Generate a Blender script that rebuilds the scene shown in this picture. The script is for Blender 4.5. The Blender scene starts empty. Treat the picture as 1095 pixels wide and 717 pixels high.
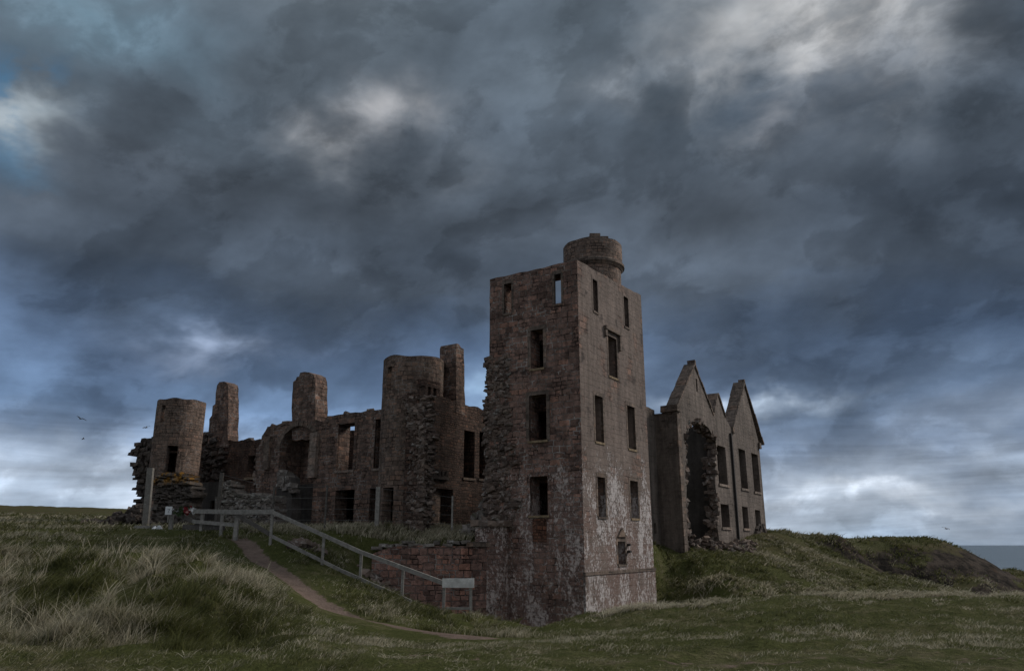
import bpy, bmesh, math, random
import numpy as np
from mathutils import Vector, Matrix
from mathutils.geometry import tessellate_polygon

R = math.radians
PI = math.pi
random.seed(7)
rng = np.random.default_rng(11)
SC = bpy.context.scene
COL = SC.collection

# ------------------------------------------------------------------ camera, sky, sun, exposure
PITCH = R(15.5)
FPX = 806.0            # focal length in photograph pixels (1095 wide)
SP, CP = math.sin(PITCH), math.cos(PITCH)
cam_d = bpy.data.cameras.new('camera')
cam = bpy.data.objects.new('camera', cam_d)
COL.objects.link(cam)
cam_d.sensor_width = 36.0
cam_d.lens = 36.0 * FPX / 1095.0
cam_d.clip_start = 0.1
cam_d.clip_end = 60000
cam.location = (0, 0, 0)
cam.rotation_euler = (PI / 2 + PITCH, 0, 0)
SC.camera = cam
SC.view_settings.view_transform = 'Standard'
SC.view_settings.look = 'None'
SC.view_settings.exposure = 1.1
SC.view_settings.gamma = 1.0
SC.view_settings.use_curve_mapping = False

SUN_EL, SUN_AZ = R(33), R(68)     # azimuth measured from +Y towards +X
sun_d = bpy.data.lights.new('sun', 'SUN')
sun_d.energy = 1.1
sun_d.angle = R(18)
sun_d.color = (1.0, 0.93, 0.85)
sun = bpy.data.objects.new('sun', sun_d)
COL.objects.link(sun)
sdir = Vector((math.sin(SUN_AZ) * math.cos(SUN_EL), math.cos(SUN_AZ) * math.cos(SUN_EL), math.sin(SUN_EL)))
sun.rotation_euler = (-sdir).to_track_quat('-Z', 'Y').to_euler()


class NT:
    """small helper for node trees"""
    def __init__(self, tree):
        self.t = tree
        self.n = tree.nodes
        self.l = tree.links

    def put(self, sock, v):
        if v is None:
            return
        if hasattr(v, 'is_output'):
            self.l.new(v, sock)
        else:
            sock.default_value = v

    def m(self, op, a, b=None, c=None, clamp=False):
        n = self.n.new('ShaderNodeMath')
        n.operation = op
        n.use_clamp = clamp
        self.put(n.inputs[0], a)
        self.put(n.inputs[1], b)
        self.put(n.inputs[2], c)
        return n.outputs[0]

    def vm(self, op, a, b=None, scale=None):
        n = self.n.new('ShaderNodeVectorMath')
        n.operation = op
        self.put(n.inputs[0], a)
        self.put(n.inputs[1], b)
        if scale is not None:
            self.put(n.inputs['Scale'], scale)
        return n.outputs[0]

    def xyz(self, v):
        n = self.n.new('ShaderNodeSeparateXYZ')
        self.put(n.inputs[0], v)
        return n.outputs

    def comb(self, x, y, z):
        n = self.n.new('ShaderNodeCombineXYZ')
        for i, v in enumerate((x, y, z)):
            self.put(n.inputs[i], v)
        return n.outputs[0]

    def noise(self, vec, scale, detail=4, rough=0.55, dist=0.0, col=False):
        n = self.n.new('ShaderNodeTexNoise')
        self.put(n.inputs['Vector'], vec)
        n.inputs['Scale'].default_value = scale
        n.inputs['Detail'].default_value = detail
        n.inputs['Roughness'].default_value = rough
        n.inputs['Distortion'].default_value = dist
        return n.outputs['Color'] if col else n.outputs['Fac']

    def ramp(self, fac, stops, interp='LINEAR'):
        n = self.n.new('ShaderNodeValToRGB')
        self.put(n.inputs[0], fac)
        cr = n.color_ramp
        cr.interpolation = interp
        while len(cr.elements) < len(stops):
            cr.elements.new(0.5)
        for e, (p, c) in zip(cr.elements, stops):
            e.position = p
            e.color = (c, c, c, 1) if isinstance(c, (int, float)) else (*c, 1)
        return n.outputs[0]

    def mix(self, fac, a, b, mode='MIX'):
        n = self.n.new('ShaderNodeMix')
        n.data_type = 'RGBA'
        n.blend_type = mode
        self.put(n.inputs[0], fac)
        for i, v in ((6, a), (7, b)):
            if isinstance(v, tuple) and len(v) == 3:
                v = (*v, 1)
            self.put(n.inputs[i], v)
        return n.outputs[2]

    def smooth(self, v, lo, hi):
        n = self.n.new('ShaderNodeMapRange')
        n.interpolation_type = 'SMOOTHSTEP'
        self.put(n.inputs[0], v)
        n.inputs[1].default_value = lo
        n.inputs[2].default_value = hi
        return n.outputs[0]


def pix(px, py):
    """photograph pixel -> (x per unit depth, z per unit depth)"""
    u, v = (px - 547.5) / FPX, (358.5 - py) / FPX
    d = CP - v * SP
    return u / d, (SP + v * CP) / d


def azel(px, py):
    x, z = pix(px, py)
    return math.atan2(x, 1), math.atan2(z, math.hypot(x, 1))


world = bpy.data.worlds.new('World')
SC.world = world
world.use_nodes = True
W = NT(world.node_tree)
bg = next(n for n in W.n if n.type == 'BACKGROUND')
sky = W.n.new('ShaderNodeTexSky')
sky.sky_type = 'NISHITA'
sky.sun_disc = False
sky.sun_elevation = SUN_EL
sky.sun_rotation = SUN_AZ
sky.air_density = 1.2
sky.dust_density = 1.0
sky.ozone_density = 2.0
tc = W.n.new('ShaderNodeTexCoord')
D = tc.outputs['Generated']
dx, dy, dz = W.xyz(D)
zc = W.m('MAXIMUM', dz, 0.0)
den = W.m('ADD', zc, 0.17)
P = W.comb(W.m('DIVIDE', dx, den), W.m('DIVIDE', dy, den), 0.0)
P = W.vm('MULTIPLY', P, (0.8, 1.0, 1.0))
warp = W.noise(P, 0.9, 4, 0.5, col=True)
warp = W.vm('SUBTRACT', warp, (0.5, 0.5, 0.5))
Pw = W.vm('ADD', P, W.vm('SCALE', warp, scale=0.9))
nA = W.noise(Pw, 0.75, 5, 0.45)
nB = W.noise(W.vm('ADD', Pw, (7.3, 2.1, 0)), 2.1, 5, 0.48)
nC = W.noise(W.vm('ADD', P, (3.3, 9.1, 4)), 0.45, 5, 0.5)
# wispy detail straight on the dome, stretched sideways
Dn = W.vm('ADD', W.vm('MULTIPLY', D, (2.3, 2.3, 3.4)), W.comb(W.m('MULTIPLY', dz, -0.7), 0.0, 0.0))
wD = W.vm('SUBTRACT', W.noise(Dn, 1.3, 3, 0.5, col=True), (0.5, 0.5, 0.5))
nD = W.noise(W.vm('ADD', Dn, W.vm('SCALE', wD, scale=0.55)), 2.1, 7, 0.50)
nE = W.noise(W.vm('ADD', Dn, (4.1, 8.2, 1.7)), 5.5, 6, 0.52)      # small billows
el = W.m('ARCSINE', W.m('MAXIMUM', W.m('MINIMUM', dz, 1.0), -1.0))
az = W.m('ARCTAN2', dx, dy)
wx, wy, wz = W.xyz(W.noise(W.vm('MULTIPLY', D, (1, 1, 1.8)), 4.2, 5, 0.56, col=True))
azw = W.m('ADD', az, W.m('MULTIPLY', W.m('SUBTRACT', wx, 0.5), 0.34))
elw = W.m('ADD', el, W.m('MULTIPLY', W.m('SUBTRACT', wy, 0.5), 0.20))
e01 = W.m('DIVIDE', elw, PI / 2, clamp=True)


def deg(d):
    return d / 90.0


base = W.ramp(e01, [
    (0.0, (0.15, 0.20, 0.27)),
    (deg(2.2), (0.20, 0.25, 0.325)),
    (deg(5), (0.19, 0.24, 0.32)),
    (deg(7.5), (0.115, 0.16, 0.24)),
    (deg(10.5), (0.076, 0.12, 0.20)),
    (deg(14), (0.052, 0.084, 0.145)),
    (deg(19), (0.042, 0.058, 0.084)),
    (deg(25), (0.045, 0.060, 0.083)),
    (deg(31), (0.056, 0.077, 0.106)),
    (deg(39), (0.068, 0.090, 0.116)),
    (deg(55), (0.15, 0.17, 0.19)),
    (1.0, (0.23, 0.25, 0.27)),
])
tex = W.m('ADD', W.m('MULTIPLY', W.m('SUBTRACT', nA, 0.5), 0.9), W.m('MULTIPLY', W.m('SUBTRACT', nD, 0.5), 2.3))
tex = W.m('ADD', tex, W.m('MULTIPLY', W.m('SUBTRACT', nB, 0.5), 0.4))
tex = W.m('ADD', tex, W.m('MULTIPLY', W.m('SUBTRACT', nE, 0.5), 0.8))
# a nearer, darker layer with torn edges
nF = W.noise(W.vm('ADD', W.vm('ADD', Dn, W.vm('SCALE', wD, scale=0.35)), (9.3, 1.2, 5.5)), 3.0, 10, 0.58)
lay = W.smooth(nF, 0.475, 0.545)
tex = W.m('SUBTRACT', tex, W.m('MULTIPLY', W.m('SUBTRACT', lay, 0.45), 0.27))
Hn = W.comb(W.m('MULTIPLY', az, 2.6), W.m('MULTIPLY', el, 26.0), 3.7)
nH = W.noise(Hn, 1.0, 7, 0.55, 0.6)          # flat bands low over the sea and moor
tex = W.m('ADD', tex, W.m('MULTIPLY', W.m('MULTIPLY', W.m('SUBTRACT', nH, 0.5), 2.6), W.smooth(el, 0.24, 0.08)))
nG = W.noise(W.vm('ADD', Dn, (2.9, 6.6, 0.4)), 9.0, 8, 0.6)
tex = W.m('ADD', tex, W.m('MULTIPLY', W.m('SUBTRACT', nG, 0.5), 0.55))
gain = W.m('POWER', 2.0, W.m('MULTIPLY', tex, 1.15))
colr = W.vm('SCALE', base, scale=W.m('MULTIPLY', gain, 0.80))
colr = W.vm('MULTIPLY', colr, (0.955, 1.0, 1.03))
lum = W.vm('DOT_PRODUCT', colr, (0.3, 0.55, 0.15)).node.outputs['Value']
colr = W.mix(0.12, colr, W.comb(lum, lum, lum))
# blue / warm drift
warmf = W.smooth(nC, 0.40, 0.64)
colr = W.mix(W.m('MULTIPLY', warmf, 0.40), colr, W.mix(1.0, colr, (1.22, 1.03, 0.84), 'MULTIPLY'))
patches = [  # px, py, sigma px x, sigma px y, (r,g,b) added
    (385, 128, 54, 28, (0.19, 0.178, 0.17)),
    (345, 150, 30, 14, (0.10, 0.10, 0.10)),
    (890, 18, 115, 58, (0.165, 0.150, 0.132)),
    (800, 75, 60, 30, (0.09, 0.085, 0.08)),
    (705, 95, 50, 18, (0.07, 0.072, 0.075)),
    (812, 128, 22, 14, (0.10, 0.095, 0.095)),
    (45, 134, 34, 14, (0.13, 0.145, 0.15)),
    (110, 40, 90, 40, (0.02, 0.045, 0.06)),
    (215, 362, 70, 12, (0.13, 0.15, 0.19)),
    (800, 412, 66, 8, (0.22, 0.25, 0.28)),
    (545, 412, 40, 12, (0.12, 0.17, 0.21)),
    (150, 430, 200, 30, (0.03, 0.05, 0.08)),
    (970, 516, 130, 7, (0.17, 0.175, 0.18)),
    (60, 505, 130, 24, (0.12, 0.125, 0.13)),
]
for px, py, sx, sy, c in patches:
    a0, e0 = azel(px, py)
    k = FPX
    fx = W.m('POWER', W.m('MULTIPLY', W.m('SUBTRACT', azw, a0), k / sx), 2.0)
    fy = W.m('POWER', W.m('MULTIPLY', W.m('SUBTRACT', elw, e0), k / sy), 2.0)
    g = W.m('POWER', 2.718, W.m('MULTIPLY', W.m('ADD', fx, fy), -0.6))
    g = W.m('MULTIPLY', g, W.m('MULTIPLY', W.smooth(nD, 0.28, 0.62), W.m('SUBTRACT', 1.25, W.m('MULTIPLY', W.smooth(nF, 0.40, 0.62), 0.75))))
    colr = W.vm('ADD', colr, W.vm('SCALE', c, scale=g))
darks = [(620, 230, 280, 45, 0.80), (180, 190, 130, 26, 0.78), (860, 350, 230, 34, 0.66), (1030, 230, 110, 50, 0.78),
         (420, 215, 170, 26, 0.78), (900, 412, 50, 10, 0.75), (60, 285, 110, 18, 0.8), (1085, 20, 40, 60, 0.55), (330, 325, 220, 20, 0.82), (560, 30, 160, 30, 0.82)]
for px, py, sx, sy, amt in darks:
    a0, e0 = azel(px, py)
    fx = W.m('POWER', W.m('MULTIPLY', W.m('SUBTRACT', azw, a0), FPX / sx), 2.0)
    fy = W.m('POWER', W.m('MULTIPLY', W.m('SUBTRACT', elw, e0), FPX / sy), 2.0)
    g = W.m('POWER', 2.718, W.m('MULTIPLY', W.m('ADD', fx, fy), -0.6))
    colr = W.vm('SCALE', colr, scale=W.m('SUBTRACT', 1.0, W.m('MULTIPLY', g, 1.0 - amt)))
# the cloud deck is brighter behind the viewer and overhead
back = W.smooth(dy, 0.25, -0.6)
colr = W.mix(W.m('MULTIPLY', back, 0.8), colr, W.vm('SCALE', W.comb(0.185, 0.195, 0.21), scale=W.m('ADD', 0.5, nA)))
# a gap of clear sky low on the left
gap = None
for px, py, sx, sy in ((10, 118, 30, 34), (506, 404, 16, 8)):
    a0, e0 = azel(px, py)
    fx = W.m('POWER', W.m('MULTIPLY', W.m('SUBTRACT', azw, a0), FPX / sx), 2.0)
    fy = W.m('POWER', W.m('MULTIPLY', W.m('SUBTRACT', elw, e0), FPX / sy), 2.0)
    g = W.m('POWER', 2.718, W.m('MULTIPLY', W.m('ADD', fx, fy), -0.8))
    gap = g if gap is None else W.m('MAXIMUM', gap, g)
gap = W.m('MULTIPLY', gap, W.smooth(nE, 0.56, 0.44))
skycol = W.vm('MULTIPLY', sky.outputs[0], (0.24, 0.42, 0.46))
final = W.mix(W.m('MULTIPLY', gap, 0.9), W.vm('SCALE', colr, scale=10.0), skycol)
W.l.new(final, bg.inputs['Color'])
bg.inputs['Strength'].default_value = 0.1


# ------------------------------------------------------------------ helpers: tagging and linking
def tag(o, label=None, cat=None, group=None, kind=None):
    if label:
        o['label'] = label
    if cat:
        o['category'] = cat
    if group:
        o['group'] = group
    if kind:
        o['kind'] = kind
    return o


def thing(name, label, cat, loc=(0, 0, 0), rz=0.0, group=None):
    o = bpy.data.objects.new(name, None)
    COL.objects.link(o)
    o.empty_display_size = 0.3
    o.location = loc
    o.rotation_euler = (0, 0, rz)
    return tag(o, label, cat, group)


def link_mesh(name, me, mat, parent=None, loc=(0, 0, 0), rz=0.0):
    o = bpy.data.objects.new(name, me)
    COL.objects.link(o)
    if mat is not None:
        me.materials.append(mat)
    o.location = loc
    o.rotation_euler = (0, 0, rz)
    if parent is not None:
        o.parent = parent
    return o


def finish(bm, name, mat, parent=None, loc=(0, 0, 0), rz=0.0, cyl=None, smooth=False, uvo=None):
    """bmesh -> object with metric UVs (box mapping, or angle*radius for drums)"""
    bmesh.ops.recalc_face_normals(bm, faces=bm.faces[:])
    uv = bm.loops.layers.uv.new('uv')
    ou, ov = uvo if uvo else (random.uniform(0, 40), random.uniform(0, 40))
    for f in bm.faces:
        n = f.normal
        f.smooth = smooth
        c = f.calc_center_median()
        for lp in f.loops:
            p = lp.vert.co
            if cyl and abs(n.z) < 0.7:
                a = math.atan2(p.y, p.x)
                ac = math.atan2(c.y, c.x)
                while a - ac > PI:
                    a -= 2 * PI
                while a - ac < -PI:
                    a += 2 * PI
                q = (a * cyl, p.z)
            elif abs(n.z) > 0.75:
                q = (p.x, p.y)
            elif abs(n.x) > abs(n.y):
                q = (p.y, p.z)
            else:
                q = (p.x, p.z)
            lp[uv].uv = (q[0] + ou, q[1] + ov)
    me = bpy.data.meshes.new(name)
    bm.to_mesh(me)
    bm.free()
    return link_mesh(name, me, mat, parent, loc, rz)


def box(bm, x0, x1, y0, y1, z0, z1, jit=0.0):
    vs = []
    for z in (z0, z1):
        for x, y in ((x0, y0), (x1, y0), (x1, y1), (x0, y1)):
            vs.append(bm.verts.new((x + random.uniform(-jit, jit), y + random.uniform(-jit, jit), z + random.uniform(-jit, jit))))
    for q in ((3, 2, 1, 0), (4, 5, 6, 7), (0, 1, 5, 4), (1, 2, 6, 5), (2, 3, 7, 6), (3, 0, 4, 7)):
        bm.faces.new([vs[i] for i in q])


def stone(bm, c, sx, sy, sz, rot=0.25, jit=0.22):
    """one rough stone: a block with knocked-off corners"""
    M = Matrix.Rotation(random.uniform(-rot, rot), 3, 'X') @ Matrix.Rotation(random.uniform(-rot, rot), 3, 'Y') @ Matrix.Rotation(random.uniform(-rot, rot) * 1.6, 3, 'Z')
    vs = []
    for z in (-1, 1):
        for x, y in ((-1, -1), (1, -1), (1, 1), (-1, 1)):
            p = Vector((x * sx / 2 * (1 + random.uniform(-jit, jit)), y * sy / 2 * (1 + random.uniform(-jit, jit)), z * sz / 2 * (1 + random.uniform(-jit, jit))))
            vs.append(bm.verts.new(Vector(c) + M @ p))
    top = bm.verts.new(Vector(c) + M @ Vector((random.uniform(-.1, .1) * sx, random.uniform(-.1, .1) * sy, sz * random.uniform(.5, .64))))
    fr = bm.verts.new(Vector(c) + M @ Vector((random.uniform(-.2, .2) * sx, -sy * random.uniform(.5, .64), random.uniform(-.2, .2) * sz)))
    for q in ((3, 2, 1, 0), (1, 2, 6, 5), (2, 3, 7, 6), (3, 0, 4, 7)):
        bm.faces.new([vs[i] for i in q])
    for a, b in ((4, 5), (5, 6), (6, 7), (7, 4)):
        bm.faces.new([vs[a], vs[b], top])
    for a, b in ((0, 1), (1, 5), (5, 4), (4, 0)):
        bm.faces.new([vs[a], vs[b], fr])


def torn(bm, poly, y, n_per=26, big=.5, out=.28, deep=.35):
    """broken masonry core: stones of every size, bedded anyhow, thickest where the wall tore off"""
    s0, s1 = min(p[0] for p in poly), max(p[0] for p in poly)
    z0, z1 = min(p[1] for p in poly), max(p[1] for p in poly)
    n = int((s1 - s0) * (z1 - z0) * n_per)
    for _ in range(n):
        s_, z_ = random.uniform(s0, s1), random.uniform(z0, z1)
        if not inside(poly, s_, z_):
            continue
        k = min(big, .07 + random.expovariate(11))
        lump = .5 + .5 * math.sin(z_ * 2.3 + 1.7 * math.sin(s_ * 3 + z_)) * math.sin(z_ * .9 + 2)
        o = out * lump * random.uniform(.2, 1.0)
        stone(bm, (s_, y + deep / 2 - o, z_), k * random.uniform(.9, 1.9), k + deep * .6, k * random.uniform(.45, .85), rot=.35, jit=.25)


def wallhead(bm, pts, y0, y1, n_per=1.6, size=(.16, .42)):
    """loose and half fallen stones left along the top of a ruined wall"""
    for a, b in zip(pts[:-1], pts[1:]):
        L = math.dist(a, b)
        k = int(L * n_per * random.uniform(.7, 1.3) + random.random())
        c0 = random.random()
        for i in range(k):
            t = random.random() if random.random() < .5 else min(1, max(0, c0 + random.gauss(0, .15)))
            w_ = random.uniform(*size)
            stone(bm, (a[0] + (b[0] - a[0]) * t, random.uniform(y0 + w_ * .3, y1 - w_ * .3), a[1] + (b[1] - a[1]) * t + w_ * .08), w_ * random.uniform(1, 1.6), w_ * random.uniform(.9, 1.4), w_ * random.uniform(.5, .8), rot=.3)


def inside(poly, s, z):
    c = False
    j = len(poly) - 1
    for i in range(len(poly)):
        a, b = poly[i], poly[j]
        if (a[1] > z) != (b[1] > z) and s < (b[0] - a[0]) * (z - a[1]) / (b[1] - a[1]) + a[0]:
            c = not c
        j = i
    return c


def stone_face(bm, poly, y, depth, w=(0.22, 0.5), h=(0.12, 0.24), out=0.1, skip=0.0, holes=()):
    """courses of rough stones filling a polygon of the wall's own plane"""
    s0, s1 = min(p[0] for p in poly), max(p[0] for p in poly)
    z, z1 = min(p[1] for p in poly), max(p[1] for p in poly)
    while z < z1:
        hh = random.uniform(*h)
        s = s0 + random.uniform(-.2, 0)
        while s < s1:
            ww = random.uniform(*w)
            cs, cz = s + ww / 2, z + hh / 2
            if inside(poly, cs, cz) and random.random() >= skip and not any(inside(q, cs, cz) for q in holes):
                o = random.uniform(-out * .3, out)
                stone(bm, (cs, y + depth / 2 - o, cz + random.uniform(-.02, .02)), ww * .98, depth, hh * 1.02, rot=.1, jit=.16)
            s += ww
        z += hh * .97


def rough(pts, step=0.35, amp=0.05, stepped=False, seed=0):
    """break a polyline into short, knocked-about segments"""
    rr = random.Random(seed)
    out = []
    for (a, b) in zip(pts[:-1], pts[1:]):
        d = math.dist(a, b)
        n = max(1, int(d / step))
        for i in range(n):
            t = i / n
            p = [a[0] + (b[0] - a[0]) * t, a[1] + (b[1] - a[1]) * t]
            if i:
                p[0] += rr.uniform(-amp, amp)
                p[1] += rr.uniform(-amp, amp)
            out.append((p[0], p[1]))
            if stepped and i < n:
                t2 = (i + rr.uniform(.6, .9)) / n
                q = (a[0] + (b[0] - a[0]) * t2, p[1]) if abs(b[0] - a[0]) > abs(b[1] - a[1]) * .3 else (p[0], a[1] + (b[1] - a[1]) * t2)
                out.append(q)
    out.append(pts[-1])
    return out


def wall_bm(outline, holes, thick, y0=0.0, bm=None, splay=None):
    bm = bm or bmesh.new()
    loops = [outline] + list(holes)
    flat = [p for lp in loops for p in lp]
    f = [bm.verts.new((p[0], y0, p[1])) for p in flat]
    b = [bm.verts.new((p[0], y0 + thick, p[1])) for p in flat]
    for hi, dl in (splay or {}).items():      # embrasure that widens inwards
        k = len(outline) + sum(len(h) for h in holes[:hi])
        lo_ = min(p[0] for p in holes[hi])
        for i in range(len(holes[hi])):
            if abs(holes[hi][i][0] - lo_) < 1e-6:
                b[k + i].co.x -= dl
    k = 0
    eds = []
    for lp in loops:
        n = len(lp)
        eds += [bm.edges.new((f[k + i], f[k + (i + 1) % n])) for i in range(n)]
        k += n
    bm.verts.index_update()
    ix = {v: i for i, v in enumerate(f)}
    got = bmesh.ops.triangle_fill(bm, use_beauty=True, use_dissolve=False, edges=eds, normal=(0, -1, 0))
    tris = [[ix[v] for v in g_.verts] for g_ in got['geom'] if isinstance(g_, bmesh.types.BMFace)]
    for t in tris:
        bm.faces.new([b[i] for i in reversed(t)])
    area = lambda lp: abs(sum(a[0] * c[1] - c[0] * a[1] for a, c in zip(lp, lp[1:] + lp[:1]))) / 2
    want = area(list(loops[0])) - sum(area(list(h)) for h in loops[1:])
    have = sum(area([flat[i] for i in t]) for t in tris)
    if abs(want - have) > .02 * want:
        print('FILL', want, have, len(holes), thick)
    k = 0
    for lp in loops:
        n = len(lp)
        for i in range(n):
            i0, i1 = k + i, k + (i + 1) % n
            try:
                bm.faces.new((f[i0], f[i1], b[i1], b[i0]))
            except ValueError:
                pass
        k += n
    return bm


def mitre(bm, s, thick, shift):
    for v in bm.verts:
        if v.co.y > thick - .01 and abs(v.co.x - s) < .005:
            v.co.x += shift
    return bm


class Frame:
    """a vertical plane: origin on the ground plan, s runs to the right as the camera sees it"""
    def __init__(self, ox, oy, angdeg):
        self.o = (ox, oy)
        self.a = R(angdeg)
        self.d = (math.cos(self.a), math.sin(self.a))
        self.n = (-math.sin(self.a), math.cos(self.a))    # away from the camera

    def sz(self, px, py):
        x, z = pix(px, py)
        # (o + s d) = Y (x,1)
        det = self.d[0] - x * self.d[1]
        s = (x * self.o[1] - self.o[0]) / det
        Y = self.o[1] + s * self.d[1]
        return s, z * Y

    def s(self, px, py):
        return self.sz(px, py)[0]

    def poly(self, pts):
        return [self.sz(*p) for p in pts]

    def rect(self, x0, y0, x1, y1):
        """opening from its photograph box (edges made plumb and level)"""
        ym = (y0 + y1) / 2
        xm = (x0 + x1) / 2
        return (self.s(x0, ym), self.s(x1, ym), self.sz(xm, y1)[1], self.sz(xm, y0)[1])

    def at(self, s, y=0.0, z=0.0):
        return Vector((self.o[0] + s * self.d[0] + y * self.n[0], self.o[1] + s * self.d[1] + y * self.n[1], z))

    def off(self, y):
        p = self.at(0, y)
        f = Frame(p.x, p.y, 0)
        f.a, f.d, f.n = self.a, self.d, self.n
        return f


def rp(r):
    return [(r[0], r[2]), (r[1], r[2]), (r[1], r[3]), (r[0], r[3])]


# ------------------------------------------------------------------ materials
def new_mat(name):
    m = bpy.data.materials.new(name)
    m.use_nodes = True
    t = NT(m.node_tree)
    b = next(n for n in t.n if n.type == 'BSDF_PRINCIPLED')
    b.inputs['Roughness'].default_value = 0.92
    b.inputs['Specular IOR Level'].default_value = 0.2
    return m, t, b


def add_bump(t, b, h, dist, strength=1.0):
    n = t.n.new('ShaderNodeBump')
    n.inputs['Strength'].default_value = strength
    n.inputs['Distance'].default_value = dist
    t.put(n.inputs['Height'], h)
    t.l.new(n.outputs[0], b.inputs['Normal'])


def masonry(name, c1, c2, mortar, bw=0.62, rh=0.30, mort=0.014, distort=0.06, var=0.55, lichen=None, patch=None, bump=0.03,
            render=0.0, render_col=None, grime=0.5, pale_mortar=0.0):
    """coursed stone; lichen=(z_full, z_none, amount, colour): pale crust that grows thicker low down"""
    m, t, b = new_mat(name)
    tcn = t.n.new('ShaderNodeTexCoord')
    uv = tcn.outputs['UV']
    geo = t.n.new('ShaderNodeNewGeometry')
    pos = geo.outputs['Position']
    d = t.vm('SUBTRACT', t.noise(uv, 1.3, 3, col=True), (0.5, 0.5, 0.5))
    d2 = t.vm('SUBTRACT', t.noise(uv, 7.0, 2, col=True), (0.5, 0.5, 0.5))
    vec = t.vm('ADD', uv, t.vm('SCALE', d, scale=distort * 2.2))
    vec = t.vm('ADD', vec, t.vm('SCALE', d2, scale=distort * 0.6))
    def brick(bw_, rh_, off):
        br = t.n.new('ShaderNodeTexBrick')
        t.l.new(vec, br.inputs['Vector'])
        br.inputs['Scale'].default_value = 1.0
        br.inputs['Brick Width'].default_value = bw_
        br.inputs['Row Height'].default_value = rh_
        br.inputs['Mortar Size'].default_value = mort * 1.9
        br.inputs['Mortar Smooth'].default_value = 0.35
        br.inputs['Bias'].default_value = 0.0
        br.offset = off
        br.squash = 0.7
        br.squash_frequency = 3
        br.inputs['Color1'].default_value = (0, 0, 0, 1)
        br.inputs['Color2'].default_value = (1, 1, 1, 1)
        br.inputs['Mortar'].default_value = (0.5, 0.5, 0.5, 1)
        return br
    br = brick(bw, rh, 0.43)
    br2 = brick(bw * 0.72, rh * 0.68, 0.31)
    alt = t.smooth(t.noise(t.vm('ADD', uv, (31, 17, 0)), 0.9, 3, 0.5), 0.52, 0.54)
    rnd = t.mix(alt, br.outputs['Color'], br2.outputs['Color'])
    fac = t.mix(alt, br.outputs['Fac'], br2.outputs['Fac'])
    n1 = t.noise(pos, 0.55, 6, 0.6)
    n2 = t.noise(pos, 4.5, 6, 0.65)
    n3 = t.noise(pos, 22.0, 4, 0.65)
    stonec = t.mix(rnd, c1, c2)
    # single stones darker or redder than the rest
    stonec = t.mix(t.m('MULTIPLY', t.smooth(rnd, 0.70, 0.98), var), stonec, tuple(v * k for v, k in zip(c2, (1.30, 1.02, 0.86))))
    stonec = t.mix(t.m('MULTIPLY', t.smooth(rnd, 0.30, 0.04), var), stonec, tuple(v * 0.42 for v in c1))
    stonec = t.mix(1.0, stonec, t.ramp(n2, [(0.25, 0.45), (0.75, 1.6)]), 'MULTIPLY')
    stonec = t.mix(1.0, stonec, t.ramp(n3, [(0.25, 0.55), (0.75, 1.45)]), 'MULTIPLY')
    mfac = t.m('MULTIPLY', fac, t.smooth(t.noise(pos, 1.6, 4, 0.6), 0.34, 0.62))
    colr_ = t.mix(mfac, stonec, mortar)
    # joints that have lost their mortar
    gapf = t.m('MULTIPLY', fac, t.smooth(t.noise(pos, 1.6, 4, 0.6), 0.56, 0.40))
    colr_ = t.mix(gapf, colr_, tuple(v * 0.22 for v in c1))
    if pale_mortar:
        pm = t.m('MULTIPLY', fac, t.smooth(t.noise(pos, 1.1, 5, 0.7), 0.50, 0.60))
        colr_ = t.mix(t.m('MULTIPLY', pm, pale_mortar), colr_, (0.50, 0.47, 0.44))
    hgt = t.m('MULTIPLY', fac, -2.2)
    if render:
        rmask = t.m('MULTIPLY', t.smooth(n1, 0.62 - render * 0.5, 0.70 - render * 0.5), 1.0)
        rcol = t.mix(1.0, render_col, t.ramp(n2, [(0.2, 0.75), (0.8, 1.25)]), 'MULTIPLY')
        rcol = t.mix(1.0, rcol, t.ramp(n3, [(0.25, 0.82), (0.75, 1.18)]), 'MULTIPLY')
        rcol = t.mix(t.m('MULTIPLY', fac, 0.25), rcol, tuple(v * 0.6 for v in render_col))
        colr_ = t.mix(t.m('MULTIPLY', rmask, 0.92), colr_, rcol)
        hgt = t.m('MULTIPLY', hgt, t.m('SUBTRACT', 1.0, t.m('MULTIPLY', rmask, 0.75)))
    # rain streaks: tall thin noise
    st = t.noise(t.vm('MULTIPLY', pos, (2.6, 2.6, 0.22)), 1.0, 5, 0.65)
    colr_ = t.mix(1.0, colr_, t.ramp(st, [(0.30, 1.0 - grime * 0.62), (0.62, 1.08)]), 'MULTIPLY')
    colr_ = t.mix(1.0, colr_, t.ramp(n1, [(0.28, 1.0 - grime * 0.55), (0.66, 1.15)]), 'MULTIPLY')
    if lichen:
        zt_ = t.m('MULTIPLY', t.smooth(t.xyz(pos)[2], 4.0, 0.0), t.smooth(t.noise(pos, 0.7, 5, 0.65), 0.36, 0.6))
        colr_ = t.mix(t.m('MULTIPLY', zt_, 0.6), colr_, t.mix(n2, (0.115, 0.068, 0.058), (0.27, 0.182, 0.155)))
        soot = t.m('MULTIPLY', t.smooth(t.noise(pos, 0.9, 7, 0.7), 0.57, 0.68), 0.75)
        colr_ = t.mix(soot, colr_, (0.035, 0.028, 0.026))
    if patch:   # a different tint in large blotches
        colr_ = t.mix(t.m('MULTIPLY', t.smooth(t.noise(pos, 0.35, 5, 0.6), 0.48, 0.64), 0.6), colr_, t.mix(1.0, colr_, patch, 'MULTIPLY'))
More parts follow.
